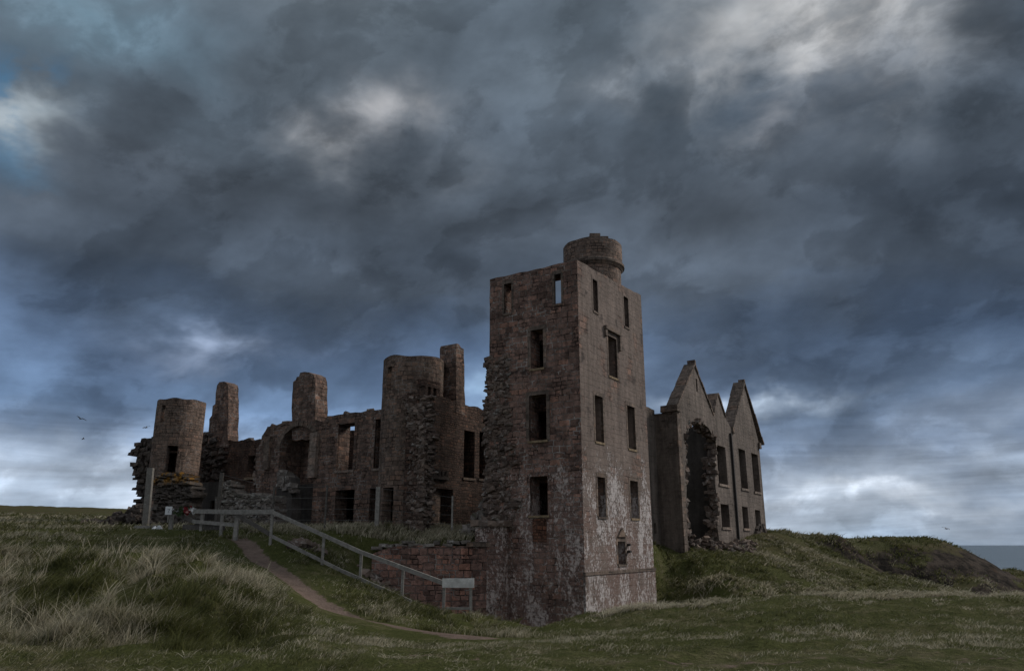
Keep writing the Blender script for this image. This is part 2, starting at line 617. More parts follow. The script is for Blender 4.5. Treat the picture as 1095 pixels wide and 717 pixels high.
    if lichen:
        zf, zn, amt, lc = lichen
        zz = t.xyz(pos)[2]
        ln = t.noise(t.vm('MULTIPLY', pos, (1, 1, 0.55)), 0.9, 9, 0.72)
        ln2 = t.noise(t.vm('MULTIPLY', pos, (1, 1, 0.75)), 8.5, 8, 0.8)
        thr = t.m('ADD', t.m('MULTIPLY', ln, 0.46), t.m('MULTIPLY', ln2, 0.54))
        zfac = t.smooth(zz, zn, zf)
        thr = t.m('ADD', thr, t.m('MULTIPLY', t.m('SUBTRACT', zfac, 1.0), 0.22))
        lm = t.m('MULTIPLY', t.smooth(thr, 0.500, 0.540), amt)
        lcv = t.mix(ln2, tuple(v * 0.62 for v in lc), lc)
        colr_ = t.mix(lm, colr_, lcv)
        hgt = t.m('ADD', hgt, t.m('MULTIPLY', lm, 0.35))
    hgt = t.m('ADD', hgt, t.m('MULTIPLY', n3, 0.55))
    hgt = t.m('ADD', hgt, t.m('MULTIPLY', n2, 1.1))
    hgt = t.m('ADD', hgt, t.m('MULTIPLY', rnd, 0.35))
    t.l.new(colr_, b.inputs['Base Color'])
    add_bump(t, b, hgt, bump)
    return m


def rubble_mat(name, cols, lichen=0.0, orange=0.0, moss=0.0):
    m, t, b = new_mat(name)
    geo = t.n.new('ShaderNodeNewGeometry')
    pos = geo.outputs['Position']
    rpi = geo.outputs['Random Per Island']
    c = t.ramp(rpi, [(i / max(1, len(cols) - 1), k) for i, k in enumerate(cols)])
    n2 = t.noise(pos, 6.0, 6, 0.65)
    n3 = t.noise(pos, 26.0, 4, 0.6)
    c = t.mix(1.0, c, t.ramp(n2, [(0.2, 0.55), (0.8, 1.5)]), 'MULTIPLY')
    c = t.mix(1.0, c, t.ramp(n3, [(0.2, 0.75), (0.8, 1.25)]), 'MULTIPLY')
    if lichen:
        l = t.m('MULTIPLY', t.smooth(t.noise(pos, 3.2, 8, 0.75), 0.54, 0.64), lichen)
        c = t.mix(l, c, (0.40, 0.39, 0.37))
    nz = t.xyz(geo.outputs['Normal'])[2]
    if orange:
        zz = t.xyz(pos)[2]
        o = t.m('MULTIPLY', t.smooth(t.noise(pos, 2.6, 7, 0.75), 0.46, 0.54), orange * .85)
        o = t.m('MULTIPLY', o, t.smooth(zz, 3.1, 3.6))
        c = t.mix(o, c, t.mix(n2, (0.26, 0.125, 0.02), (0.42, 0.215, 0.035)))
    if moss:
        o = t.m('MULTIPLY', t.m('MULTIPLY', t.smooth(t.noise(pos, 1.5, 6, 0.7), 0.42, 0.56), moss), t.smooth(nz, 0.2, 0.8))
        c = t.mix(o, c, (0.035, 0.045, 0.014))
    t.l.new(c, b.inputs['Base Color'])
    add_bump(t, b, t.m('ADD', n2, t.m('MULTIPLY', n3, 0.5)), 0.03)
    return m


def wood_mat(name, c1, c2, lichen=0.3):
    m, t, b = new_mat(name)
    tcn = t.n.new('ShaderNodeTexCoord')
    uv = tcn.outputs['UV']
    g = t.noise(t.vm('MULTIPLY', uv, (2.0, 40.0, 1)), 1.0, 5, 0.65, 0.4)
    n = t.noise(tcn.outputs['Object'], 5.0, 5, 0.6)
    c = t.mix(g, c1, c2)
    c = t.mix(1.0, c, t.ramp(n, [(0.25, 0.6), (0.75, 1.25)]), 'MULTIPLY')
    l = t.m('MULTIPLY', t.smooth(t.noise(tcn.outputs['Object'], 9, 7, 0.75), 0.55, 0.66), lichen)
    c = t.mix(l, c, (0.42, 0.44, 0.40))
    t.l.new(c, b.inputs['Base Color'])
    b.inputs['Roughness'].default_value = 0.8
    add_bump(t, b, g, 0.006)
    return m


def plain(name, c, rough_=0.8, nscale=12.0, amt=0.35):
    m, t, b = new_mat(name)
    tcn = t.n.new('ShaderNodeTexCoord')
    n = t.noise(tcn.outputs['Object'], nscale, 5, 0.6)
    t.l.new(t.mix(1.0, c, t.ramp(n, [(0.2, 1 - amt), (0.8, 1 + amt)]), 'MULTIPLY'), b.inputs['Base Color'])
    b.inputs['Roughness'].default_value = rough_
    return m


M_TOWER_F = masonry('tower_ashlar', (0.165, 0.104, 0.085), (0.258, 0.165, 0.134), (0.21, 0.175, 0.155), bw=0.56, rh=0.29, mort=0.012, distort=0.08,
                    var=0.5, lichen=(2.2, 7.0, 0.92, (0.66, 0.56, 0.52)), grime=0.55, pale_mortar=0.7, bump=0.045)
M_TOWER_R = masonry('tower_harling', (0.175, 0.120, 0.100), (0.245, 0.168, 0.138), (0.20, 0.18, 0.16), bw=0.7, rh=0.33, mort=0.011, distort=0.08, var=0.4,
                    lichen=(2.2, 8.5, 0.92, (0.62, 0.575, 0.57)), render=0.50, render_col=(0.178, 0.142, 0.124), grime=0.5, bump=0.03, pale_mortar=0.4)
M_WING = masonry('wing_masonry', (0.130, 0.088, 0.073), (0.205, 0.140, 0.112), (0.145, 0.120, 0.104), bw=0.50, rh=0.26, mort=0.012, distort=0.07, var=0.45, grime=0.6,
                 pale_mortar=0.55, bump=0.05)
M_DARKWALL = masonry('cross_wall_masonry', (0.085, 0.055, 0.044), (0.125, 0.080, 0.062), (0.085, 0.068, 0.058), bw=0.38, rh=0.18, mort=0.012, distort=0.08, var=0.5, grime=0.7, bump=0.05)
M_DRUM = masonry('drum_masonry', (0.145, 0.106, 0.086), (0.195, 0.140, 0.112), (0.150, 0.122, 0.105), bw=0.48, rh=0.25, mort=0.010, distort=0.05, var=0.35, grime=0.5, bump=0.045, pale_mortar=0.4)
M_GABLE = masonry('gable_harling', (0.150, 0.122, 0.106), (0.19, 0.155, 0.132), (0.16, 0.14, 0.125), bw=0.8, rh=0.36, mort=0.008, distort=0.06, var=0.25,
                  render=0.55, render_col=(0.170, 0.140, 0.122), grime=0.75, bump=0.035, pale_mortar=0.3)
M_RETAIN = masonry('retaining_blocks', (0.175, 0.108, 0.090), (0.255, 0.155, 0.128), (0.14, 0.11, 0.098), bw=0.54, rh=0.33, mort=0.013, distort=0.04, var=0.6, grime=0.45, bump=0.05, pale_mortar=0.4)
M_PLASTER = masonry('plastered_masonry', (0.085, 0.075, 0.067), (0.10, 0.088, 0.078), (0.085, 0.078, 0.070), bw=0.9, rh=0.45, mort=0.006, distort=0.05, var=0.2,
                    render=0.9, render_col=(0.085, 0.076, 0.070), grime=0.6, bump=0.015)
M_DRESSED = masonry('dressed_stone', (0.185, 0.148, 0.125), (0.235, 0.185, 0.155), (0.19, 0.165, 0.145), bw=0.8, rh=0.42, mort=0.008, distort=0.02, var=0.3, grime=0.4, bump=0.012)
M_DRESSED_D = masonry('weathered_dressed_stone', (0.125, 0.098, 0.082), (0.165, 0.128, 0.105), (0.13, 0.11, 0.10), bw=0.8, rh=0.42, mort=0.008, distort=0.03, var=0.4, grime=0.5, bump=0.015)
M_SILL = masonry('lichened_sill', (0.20, 0.16, 0.12), (0.25, 0.19, 0.13), (0.2, 0.17, 0.14), bw=1.2, rh=0.5, mort=0.004, distort=0.02, var=0.2, grime=0.4,
                 lichen=(-20, -10, 0.0, (0.4, 0.3, 0.1)), bump=0.01)
M_SILL_Y = plain('yellow_lichened_sill', (0.22, 0.165, 0.105), 0.9, 6.0, 0.8)
M_RUST = masonry('rust_stained_blocks', (0.12, 0.060, 0.042), (0.17, 0.085, 0.058), (0.09, 0.055, 0.042), bw=0.42, rh=0.2, mort=0.012, distort=0.05, var=0.6, grime=0.5)
M_RUBBLE = rubble_mat('rubble', [(0.055, 0.042, 0.036), (0.125, 0.092, 0.076), (0.080, 0.056, 0.046), (0.185, 0.138, 0.112), (0.10, 0.078, 0.068), (0.22, 0.175, 0.15)], lichen=0.55)
M_RUBBLE_D = rubble_mat('dark_rubble', [(0.035, 0.029, 0.027), (0.07, 0.056, 0.05), (0.05, 0.04, 0.035), (0.105, 0.084, 0.072)], lichen=0.25)
M_RUBBLE_L = rubble_mat('grey_rubble', [(0.085, 0.075, 0.068), (0.20, 0.178, 0.160), (0.12, 0.102, 0.09), (0.25, 0.225, 0.205)], lichen=0.8, moss=0.6)
M_RUBBLE_O = rubble_mat('lichened_rubble', [(0.045, 0.038, 0.034), (0.10, 0.084, 0.074), (0.06, 0.05, 0.044), (0.14, 0.12, 0.105)], lichen=0.3, orange=1.0)
M_WOOD = wood_mat('weathered_wood', (0.12, 0.112, 0.102), (0.36, 0.345, 0.32), 0.45)
M_WOOD_T = wood_mat('grey_post_wood', (0.09, 0.083, 0.075), (0.24, 0.228, 0.21), 0.4)
M_WOOD_P = wood_mat('pale_wood', (0.42, 0.415, 0.40), (0.66, 0.66, 0.64), 0.4)
M_WOOD_D = wood_mat('dark_wood', (0.055, 0.050, 0.046), (0.135, 0.122, 0.11), 0.25)
M_WIRE = plain('wire', (0.12, 0.12, 0.12), 0.6)
M_IRON = plain('cast_iron', (0.03, 0.028, 0.027), 0.7)

# ------------------------------------------------------------------ ground shape
def ctrl(px, py, Y):
    x, z = pix(px, py)
    return (x * Y, Y, z * Y)


low_pts = [
    # around the camera and the flat grass in front
    (0, -6, -1.6), (-8, -6, -1.6), (8, -6, -1.6), (0, 4, -1.6), (-5, 5, -1.6), (6, 5, -1.6), (14, 4, -1.6), (-14, 4, -1.55),
    ctrl(547, 717, 10.7), ctrl(900, 717, 10.7), ctrl(300, 717, 10.7), ctrl(60, 717, 10.6), ctrl(-150, 717, 10.4), ctrl(1200, 717, 10.7),
    ctrl(560, 690, 15), ctrl(800, 684, 15.5), ctrl(1000, 684, 15.5), ctrl(1200, 684, 15.5),
    # right hand crest, falling away behind
    ctrl(700, 649, 26), ctrl(760, 643, 26), ctrl(830, 640, 26), ctrl(920, 640, 26), ctrl(1020, 641, 26), ctrl(1150, 643, 26),
    ctrl(620, 660, 25.5), ctrl(555, 680, 22), ctrl(540, 682, 20), ctrl(595, 671, 23), ctrl(530, 682, 25), ctrl(560, 678, 27), ctrl(590, 668, 27),
    # hollow in front of the tower and along its right side
    (3.5, 31.0, -3.3), (-0.5, 32.5, -3.6), (1.5, 32.0, -3.6), (7.5, 33.0, -3.5), (6.2, 36.5, -3.4), (11, 33, -3.5), (16, 34, -3.6), (23, 35, -3.6), (30, 38, -4.0),
    (9.0, 38.5, -3.0), (7.4, 40.2, -3.2), (9.6, 41.5, -1.9),
    # slope up to the gabled wing
    ctrl(745, 592, 43.6), ctrl(800, 592, 48), ctrl(840, 590, 51), ctrl(760, 620, 39.5), ctrl(800, 620, 42), ctrl(860, 622, 42), ctrl(900, 602, 54), ctrl(850, 600, 50),
    ctrl(930, 606, 55), ctrl(980, 622, 50), ctrl(1023, 632, 47), ctrl(950, 630, 43),
    ctrl(850, 572, 60), ctrl(900, 574, 72), ctrl(820, 571.5, 56),
    # gully and headland
    (24, 66, -2.0), (32, 66, -6.5), (36, 60, -8), (40, 55, -9), (46, 62, -12), (36, 74, -4.5),
    ctrl(950, 574, 84), ctrl(1000, 576, 86), ctrl(1020, 584, 86), ctrl(1040, 592, 86), ctrl(1062, 603, 86), ctrl(1095, 606, 88), ctrl(1150, 612, 90), ctrl(1095, 640, 74),
    ctrl(1040, 622, 74), ctrl(990, 612, 70),
    (52, 50, -12), (60, 60, -17), (75, 70, -26), (62, 40, -15), (45, 44, -7.5), (80, 90, -28), (100, 60, -30), (60, 112, -28), (45, 125, -28), (20, 130, -25), (30, 100, -3), (15, 95, 0.3),
    (40, 30, -7), (55, 25, -12), (34, 15, -2.8), (60, 0, -10), (30, 0, -2),
    (100, 120, -32), (120, 20, -32), (60, 160, -32),
    # left mound
    ctrl(0, 660, 13.2), ctrl(120, 660, 13.2), ctrl(240, 668, 13.2), ctrl(-120, 660, 13.2),
    ctrl(0, 628, 15.6), ctrl(120, 628, 15.8), ctrl(230, 632, 16.0), ctrl(-120, 625, 15.6),
    ctrl(0, 598, 19.0), ctrl(60, 594, 19.5), ctrl(130, 596, 19.5), ctrl(200, 592, 20), ctrl(240, 600, 20.5), ctrl(-120, 596, 19),
    ctrl(0, 577, 22.5), ctrl(60, 577, 22.5), ctrl(130, 579, 23), ctrl(195, 578, 23.5), ctrl(-120, 575, 22.5),
    (-14, 27, -0.15), (-20, 27, 0.0), (-10.5, 26.5, -0.35), (-28, 27, 0.3),
    ctrl(285, 640, 18.5), ctrl(260, 605, 24), ctrl(330, 672, 17), ctrl(420, 690, 15.5),
    # path
    ctrl(490, 678, 18.8), ctrl(440, 672, 20), ctrl(390, 660, 22), ctrl(350, 645, 23.8), ctrl(315, 622, 26.5), ctrl(285, 605, 29), ctrl(265, 592, 31.5),
    # fence line
    ctrl(503, 657, 28.0), ctrl(475, 656, 28.2), ctrl(431, 640, 29.3), ctrl(386, 622, 30.4), ctrl(346, 603, 31.5), ctrl(292, 580, 33.0), ctrl(252, 571, 35),
    # foot of the retaining wall
    ctrl(520, 672, 34.9), ctrl(495, 668, 34.9), ctrl(470, 660, 35.0), ctrl(450, 651, 35.1), ctrl(430, 642, 35.3), ctrl(412, 628, 35.6),
    # approach and moor
    ctrl(180, 571, 37), ctrl(240, 572, 37.5), ctrl(120, 569, 38), ctrl(60, 568, 38), ctrl(0, 567, 37), ctrl(-120, 566, 38), (-9.3, 36.0, 0.45), (-7.8, 37.2, 0.55),
    ctrl(0, 553, 65), ctrl(100, 555, 60), ctrl(-150, 553, 65), ctrl(0, 540.5, 150), ctrl(100, 543, 140), ctrl(160, 545, 140), ctrl(-200, 540, 150), (-30, 110, 4.0),
    (-100, 300, 9), (-300, 300, 9), (-300, 100, 7), (-20, 300, 4), (-100, 40, 2), (-60, 10, 0.5),
    (-10, 60, 1.1), (0, 60, 0.9), (10, 58, 0.6), (-20, 62, 1.4), (0, 90, 0.5), (-20, 48, 1.2), (0, 160, -12), (120, 300, -34), (0, 400, -20),
]
up_pts = [
    ctrl(520, 579, 36.4), ctrl(470, 580, 36.2), ctrl(430, 581, 36.4), (-9.3, 36.0, 0.45), (-7.8, 37.2, 0.55),
    ctrl(500, 569, 39), ctrl(430, 568, 38.5), ctrl(380, 567, 39), ctrl(330, 566, 40), ctrl(290, 567, 39),
    (-5.6, 39.3, 0.80), (-9, 41.0, 0.95), (-14, 44, 1.05), (-19, 47, 1.15), (-24, 50, 1.25), (-3, 43, 0.85), (0, 46, 0.8),
    (7.0, 39.5, -0.2), (9.9, 44.4, -0.15), (12, 47.6, -0.12), (18, 57, 0.3), (8, 48, 0.3), (5, 44, 0.4), (12, 56, 0.5),
    ctrl(180, 566, 37), ctrl(240, 566, 37.5), ctrl(120, 566, 38), ctrl(60, 567, 38), ctrl(0, 567, 37), ctrl(-120, 566, 38),
    ctrl(0, 553, 65), ctrl(100, 555, 60), ctrl(-150, 553, 65), ctrl(0, 540.5, 150), ctrl(100, 543, 140), ctrl(160, 545, 140), ctrl(-200, 540, 150), (-30, 110, 4.0),
    (-100, 300, 9), (-300, 300, 9), (-300, 100, 7), (-20, 300, 4), (-100, 40, 2),
    (-10, 60, 1.1), (0, 60, 0.9), (10, 58, 0.6), (-20, 62, 1.4), (0, 90, 0.5),
    ctrl(850, 572, 60), ctrl(900, 574, 72), ctrl(820, 571.5, 56), (-20, 30, 0.3), (0, 30, -0.2), (20, 36, -0.5),
]


class TPS:
    def __init__(self, pts, lam):
        p = np.array(pts, float)
        self.p = p[:, :2]
        n = len(p)
        K = self.k(self.p, self.p) + lam * np.eye(n)
        Pm = np.c_[np.ones(n), self.p]
        A = np.zeros((n + 3, n + 3))
        A[:n, :n] = K
        A[:n, n:] = Pm
        A[n:, :n] = Pm.T
        self.w = np.linalg.solve(A, np.r_[p[:, 2], 0, 0, 0])

    @staticmethod
    def k(a, b):
        d2 = ((a[:, None, :] - b[None, :, :]) ** 2).sum(-1)
        return np.sqrt(d2 + 0.3)          # linear-type kernel: no overshoot

    def __call__(self, q):
        out = np.empty(len(q))
        n = len(self.p)
        for i in range(0, len(q), 20000):
            c = q[i:i + 20000]
            out[i:i + 20000] = self.k(c, self.p) @ self.w[:n] + self.w[n] + c @ self.w[n + 1:]
        return out


T_LOW, T_UP = TPS(low_pts, 0.02), TPS(up_pts, 0.02)
STEP_X = np.array([-200, -9.3, -7.8, -6.6, -0.9, 2.5, 7.0, 8.2, 9.9, 19, 21, 300.0])
STEP_Y = np.array([36.0, 36.0, 36.1, 36.15, 36.55, 36.7, 40.3, 42.6, 44.3, 59, 900, 900.0])


def vnoise(x, y, seed=0):
    xi, yi = np.floor(x).astype(np.int64), np.floor(y).astype(np.int64)
    fx, fy = x - xi, y - yi
    fx, fy = fx * fx * (3 - 2 * fx), fy * fy * (3 - 2 * fy)

    def h(a, b):
        n = (a * 374761393 + b * 668265263 + seed * 1442695041) & 0x7fffffff
        n = ((n ^ (n >> 13)) * 1274126177) & 0x7fffffff
        n = n ^ (n >> 16)
        return (n & 0xffff) / 65535.0
    return (h(xi, yi) * (1 - fx) + h(xi + 1, yi) * fx) * (1 - fy) + (h(xi, yi + 1) * (1 - fx) + h(xi + 1, yi + 1) * fx) * fy


def fbm(x, y, o=4, seed=0):
    s, a, t = 0, 1.0, 0
    for i in range(o):
        s = s + a * vnoise(x * 2 ** i + 17.3 * i, y * 2 ** i - 9.1 * i, seed + i)
        t += a
        a *= 0.5
    return s / t - 0.5


def sstep(a, b, v):
    t = np.clip((v - a) / (b - a), 0, 1)
    return t * t * (3 - 2 * t)


def march(px, py):
    x, z = pix(px, py)
    Y = np.arange(11, 38, .05)
    zz = T_LOW(np.c_[x * Y, Y])
    hit = np.nonzero(z * Y <= zz - .12)[0]
    Yh = Y[hit[0]] if len(hit) else 30.0
    return (x * Yh, Yh)


PATH = np.array([ctrl(p, q, y)[:2] for p, q, y in ((505, 680, 18.0), (490, 677, 18.6), (440, 671, 20), (389, 660, 22))] + [march(p, q) for p, q in ((354, 643), (334, 629), (318, 617), (296, 603), (272, 590))] + [(-13.2, 36.5)])
TRACK = np.array([(-1.5, 13.0), (1.0, 12.2), (4, 11.7), (9, 11.4), (16, 11.8), (26, 13.0)])


def dist_poly(q, poly):
    d = np.full(len(q), 1e9)
    for a, b in zip(poly[:-1], poly[1:]):
        ab = b - a
        t = np.clip(((q - a) @ ab) / (ab @ ab), 0, 1)
        d = np.minimum(d, np.hypot(*(q - (a + t[:, None] * ab)).T))
    return d


def zone_tall(x, y):
    """1 where the long rough grass grows (the mound on the left)"""
    r = x / np.maximum(y, 1)
    m = sstep(-0.25, -0.35, r + 0.05 * fbm(x * .5, y * .5, 3, 5)) * sstep(11.5, 13.5, y + 1.2 * fbm(x * .6, y * .6, 3, 9)) * sstep(30, 24, y)
    m = m * sstep(1.3, 3.0, dist_poly(np.c_[x, y], PATH))
    return m


def ground(x, y, detail=True):
    x = np.atleast_1d(np.asarray(x, float))
    y = np.atleast_1d(np.asarray(y, float))
    q = np.c_[x, y]
    lo, up = T_LOW(q), T_UP(q)
    hw = 0.12 + 1.5 * sstep(7.0, 9.0, x)
    tt = np.clip((y - np.interp(x, STEP_X, STEP_Y) + hw * .8) / (2 * hw) , 0, 1)
    w = tt * tt * (3 - 2 * tt)
    w = np.where(x < 6.2, sstep(-0.12, 0.12, y - np.interp(x, STEP_X, STEP_Y)), w)
    z = lo + (up - lo) * w
    if detail:
        r = np.hypot(x, y)
        far = np.clip(r / 60, 0, 3)
        dp = dist_poly(q, PATH)
        calm = .08 + .92 * sstep(.6, 6.5, dp)
        z = z + fbm(x * .35, y * .35, 4, 1) * (0.22 + .12 * far) * calm
        z = z + fbm(x * 1.4, y * 1.4, 3, 2) * (0.15 + .04 * far) * (1 - 0.75 * w * (y < 55)) * calm
        z = z + (np.abs(fbm(x * .9, y * .9, 3, 41)) - .12) * .34 * calm * (1 - w) * sstep(10, 13, y)
        zt = zone_tall(x, y)
        z = z + zt * (np.abs(fbm(x * .55, y * .8, 3, 3)) * 2.1 - .65) * sstep(1.0, 3.5, dp)
        z = z - .25 * sstep(-.15, -.3, x / np.maximum(y, 1)) * sstep(16, 20, y) * sstep(34, 26, y)
        z = z - 0.24 * np.exp(-(dp / 0.75) ** 2) * sstep(21, 25, y)
        # rough rock on the cliffs
        cl = sstep(58, 66, y) * sstep(.40, .47, x / np.maximum(y, 1)) + sstep(36, 44, x) * sstep(30, 40, y)
        cl = np.clip(cl, 0, 1)
        z = z + cl * (np.abs(fbm(x * .22, y * .22, 5, 21)) * 4.0 - 1.2) * sstep(-.4, -3.5, lo)
    return z


def gz(x, y):
    return float(ground([x], [y])[0])


# the fan of the sheet
NA, NR = 620, 640
fa = np.linspace(-R(80), R(80), NA)
fr = 3.0 * (700 / 3.0) ** np.linspace(0, 1, NR)
OY = -6.0
AA, RR = np.meshgrid(fa, fr)
GX, GY = (RR * np.sin(AA)).ravel(), (RR * np.cos(AA) + OY).ravel()
GZ = ground(GX, GY)
GGRID = GZ.reshape(NR, NA)


def gsample(x, y):
    """quick bilinear look-up on the sheet"""
    a = np.arctan2(x, y - OY)
    r = np.hypot(x, y - OY)
    i = np.clip((a - fa[0]) / (fa[1] - fa[0]), 0, NA - 1.001)
    j = np.clip(np.log(r / 3.0) / math.log(700 / 3.0) * (NR - 1), 0, NR - 1.001)
    i0, j0 = i.astype(int), j.astype(int)
    fi, fj = i - i0, j - j0
    return (GGRID[j0, i0] * (1 - fi) + GGRID[j0, i0 + 1] * fi) * (1 - fj) + (GGRID[j0 + 1, i0] * (1 - fi) + GGRID[j0 + 1, i0 + 1] * fi) * fj


def mesh_np(name, co, faces, mat, attrs=None, smooth=True):
    """mesh from numpy arrays; faces is (n,k)"""
    me = bpy.data.meshes.new(name)
    n, k = faces.shape
    me.vertices.add(len(co))
    me.vertices.foreach_set('co', co.astype(np.float32).ravel())
    me.loops.add(n * k)
    me.loops.foreach_set('vertex_index', faces.astype(np.int32).ravel())
    me.polygons.add(n)
    me.polygons.foreach_set('loop_start', np.arange(0, n * k, k, dtype=np.int32))
    me.polygons.foreach_set('use_smooth', np.full(n, smooth))
    for an, av in (attrs or {}).items():
        a = me.attributes.new(an, 'FLOAT', 'POINT')
        a.data.foreach_set('value', av.astype(np.float32))
    me.update()
    return link_mesh(name, me, mat)


def ground_mat():
    m, t, b = new_mat('turf')
    geo = t.n.new('ShaderNodeNewGeometry')
    pos = geo.outputs['Position']
    at = t.n.new('ShaderNodeAttribute')
    at.attribute_name = 'dirt'
    ar = t.n.new('ShaderNodeAttribute')
    ar.attribute_name = 'rock'
    n1 = t.noise(pos, 0.25, 5, 0.6)
    n2 = t.noise(pos, 1.8, 6, 0.7)
    n3 = t.noise(pos, 11.0, 5, 0.7)
    green = t.mix(n2, (0.034, 0.041, 0.013), (0.092, 0.098, 0.034))
    straw = t.mix(n3, (0.085, 0.072, 0.042), (0.20, 0.17, 0.11))
    c = t.mix(t.m('MULTIPLY', t.smooth(t.m('ADD', t.m('MULTIPLY', n2, .55), t.m('MULTIPLY', n1, .45)), 0.46, 0.66), 0.65), green, straw)
    c = t.mix(1.0, c, t.ramp(n3, [(0.25, 0.55), (0.75, 1.45)]), 'MULTIPLY')
    py_ = t.xyz(pos)[1]
    heath = t.mix(n2, (0.024, 0.021, 0.012), (0.125, 0.100, 0.058))
    heath = t.mix(t.smooth(n1, .42, .6), heath, (0.060, 0.062, 0.026))
    heath = t.mix(1.0, heath, t.ramp(n3, [(0.25, 0.55), (0.75, 1.45)]), 'MULTIPLY')
    c = t.mix(t.m('MULTIPLY', t.smooth(py_, 40.0, 60.0), 0.8), c, heath)
    dirt = t.mix(n3, (0.115, 0.082, 0.067), (0.25, 0.190, 0.160))
    dirt = t.mix(1.0, dirt, t.ramp(n2, [(0.3, 0.7), (0.7, 1.2)]), 'MULTIPLY')
    dm = t.smooth(t.m('ADD', at.outputs['Fac'], t.m('MULTIPLY', t.m('SUBTRACT', t.noise(pos, 3.2, 7, 0.72), 0.5), 1.25)), 0.36, 0.58)
    c = t.mix(dm, c, dirt)
    rk = t.mix(t.smooth(t.noise(pos, 0.8, 9, 0.75), .38, .62), (0.010, 0.009, 0.008), (0.070, 0.056, 0.046))
    rk = t.mix(t.m('MULTIPLY', t.smooth(t.noise(pos, 0.35, 6, 0.7), 0.56, 0.70), 0.6), rk, (0.085, 0.050, 0.030))
    rm = t.smooth(t.m('ADD', ar.outputs['Fac'], t.m('MULTIPLY', t.m('SUBTRACT', n2, 0.5), 1.8)), 0.38, 0.54)
    c = t.mix(rm, c, rk)
    t.l.new(c, b.inputs['Base Color'])
    b.inputs['Roughness'].default_value = 1.0
    b.inputs['Specular IOR Level'].default_value = 0.05
    add_bump(t, b, t.m('ADD', n3, t.m('MULTIPLY', n2, 1.4)), 0.09)
    return m


M_TURF = ground_mat()
dp = dist_poly(np.c_[GX, GY], PATH)
dt = dist_poly(np.c_[GX, GY], TRACK)
dirt = np.clip(1.15 - dp / (0.55 + .28 * sstep(27, 24, GY)), 0, 1) + np.clip(0.40 - dt / 3.2, 0, 1)
# slope for rock
g = GZ.reshape(NR, NA)
dz_a = np.gradient(g, axis=1) / np.maximum(RR * (fa[1] - fa[0]), 1e-3)
dz_r = np.gradient(g, axis=0) / np.gradient(RR, axis=0)
slope = np.hypot(dz_a, dz_r).ravel()
rock = sstep(0.30, 0.75, slope) * np.clip(sstep(58, 66, GY) * (GX > 22) + sstep(38, 46, GX), 0, 1)
idx = np.arange(NR * NA).reshape(NR, NA)
gf = np.stack([idx[:-1, :-1], idx[:-1, 1:], idx[1:, 1:], idx[1:, :-1]], -1).reshape(-1, 4)[:, ::-1]
go = mesh_np('ground', np.c_[GX, GY, GZ], gf, M_TURF, {'dirt': np.clip(dirt, 0, 1), 'rock': rock})
tag(go, 'rough turf of the mound, hollow, headland and moor with a worn earth path', 'ground', kind='structure')

# sea
m, t, b = new_mat('sea_water')
geo = t.n.new('ShaderNodeNewGeometry')
pos = geo.outputs['Position']
n1 = t.noise(t.vm('MULTIPLY', pos, (0.004, 0.02, 1)), 1.0, 6, 0.65)
n2 = t.noise(t.vm('MULTIPLY', pos, (0.05, 0.12, 1)), 1.0, 5, 0.6)
t.l.new(t.mix(n1, (0.045, 0.078, 0.112), (0.16, 0.21, 0.25)), b.inputs['Base Color'])
b.inputs['Roughness'].default_value = 0.35
b.inputs['Specular IOR Level'].default_value = 0.4
add_bump(t, b, t.m('ADD', n2, n1), 2.5)
bm = bmesh.new()
vs = [bm.verts.new(p) for p in ((-40000, -40000, 0), (40000, -40000, 0), (40000, 40000, 0), (-40000, 40000, 0))]
bm.faces.new(vs)
so = finish(bm, 'sea', m, None, (0, 0, -26))
tag(so, 'grey blue sea beyond the headland', 'sea', kind='structure')

# ------------------------------------------------------------------ masonry kit
AANG, BANG = 57.0, -33.0


def surround(fr, parent, r, mat=M_DRESSED, w=0.16, proud=0.025, sill=None, lintel=0.2, silld=0.08, label=None):
    """dressed stone round an opening: lintel, two jambs butting under it, and its sill as a sub-part"""
    s0, s1, z0, z1 = r
    bm = bmesh.new()
    box(bm, s0 - w, s1 + w, -proud, 0.12, z1, z1 + lintel)
    box(bm, s0 - w, s0, -proud, 0.12, z0, z1 - 0.003)
    box(bm, s1, s1 + w, -proud, 0.12, z0, z1 - 0.003)
    o = finish(bm, 'window_surround', mat, parent)
    if sill is not None:
        bm = bmesh.new()
        box(bm, s0 - w * .35, s1 + w * .35, -proud - silld * .6, 0.30, z0 - 0.09, z0 + 0.012)
        finish(bm, 'sill', sill, o)
    return o


def coping(bm, a, b, y0, y1, h):
    """sloping coping stone course between two (s,z) points"""
    n = max(1, int(math.dist(a, b) / 0.7))
    for i in range(n):
        p = [a[k] + (b[k] - a[k]) * (i + .012) / n for k in (0, 1)]
        q = [a[k] + (b[k] - a[k]) * (i + .988) / n for k in (0, 1)]
        L = math.dist(p, q)
        hh = h * random.uniform(.75, 1.2)
        nx, nz = -(q[1] - p[1]) / L * hh, (q[0] - p[0]) / L * hh
        if nz < 0:
            nx, nz = -nx, -nz
        j = random.uniform(-.03, .03)
        vs = []
        for y in (y0 + j, y1 - j):
            for pt in (p, q, (q[0] + nx, q[1] + nz), (p[0] + nx, p[1] + nz)):
                vs.append(bm.verts.new((pt[0], y, pt[1])))
        for f in ((0, 1, 2, 3), (7, 6, 5, 4), (0, 4, 5, 1), (1, 5, 6, 2), (2, 6, 7, 3), (3, 7, 4, 0)):
            bm.faces.new([vs[k] for k in f])


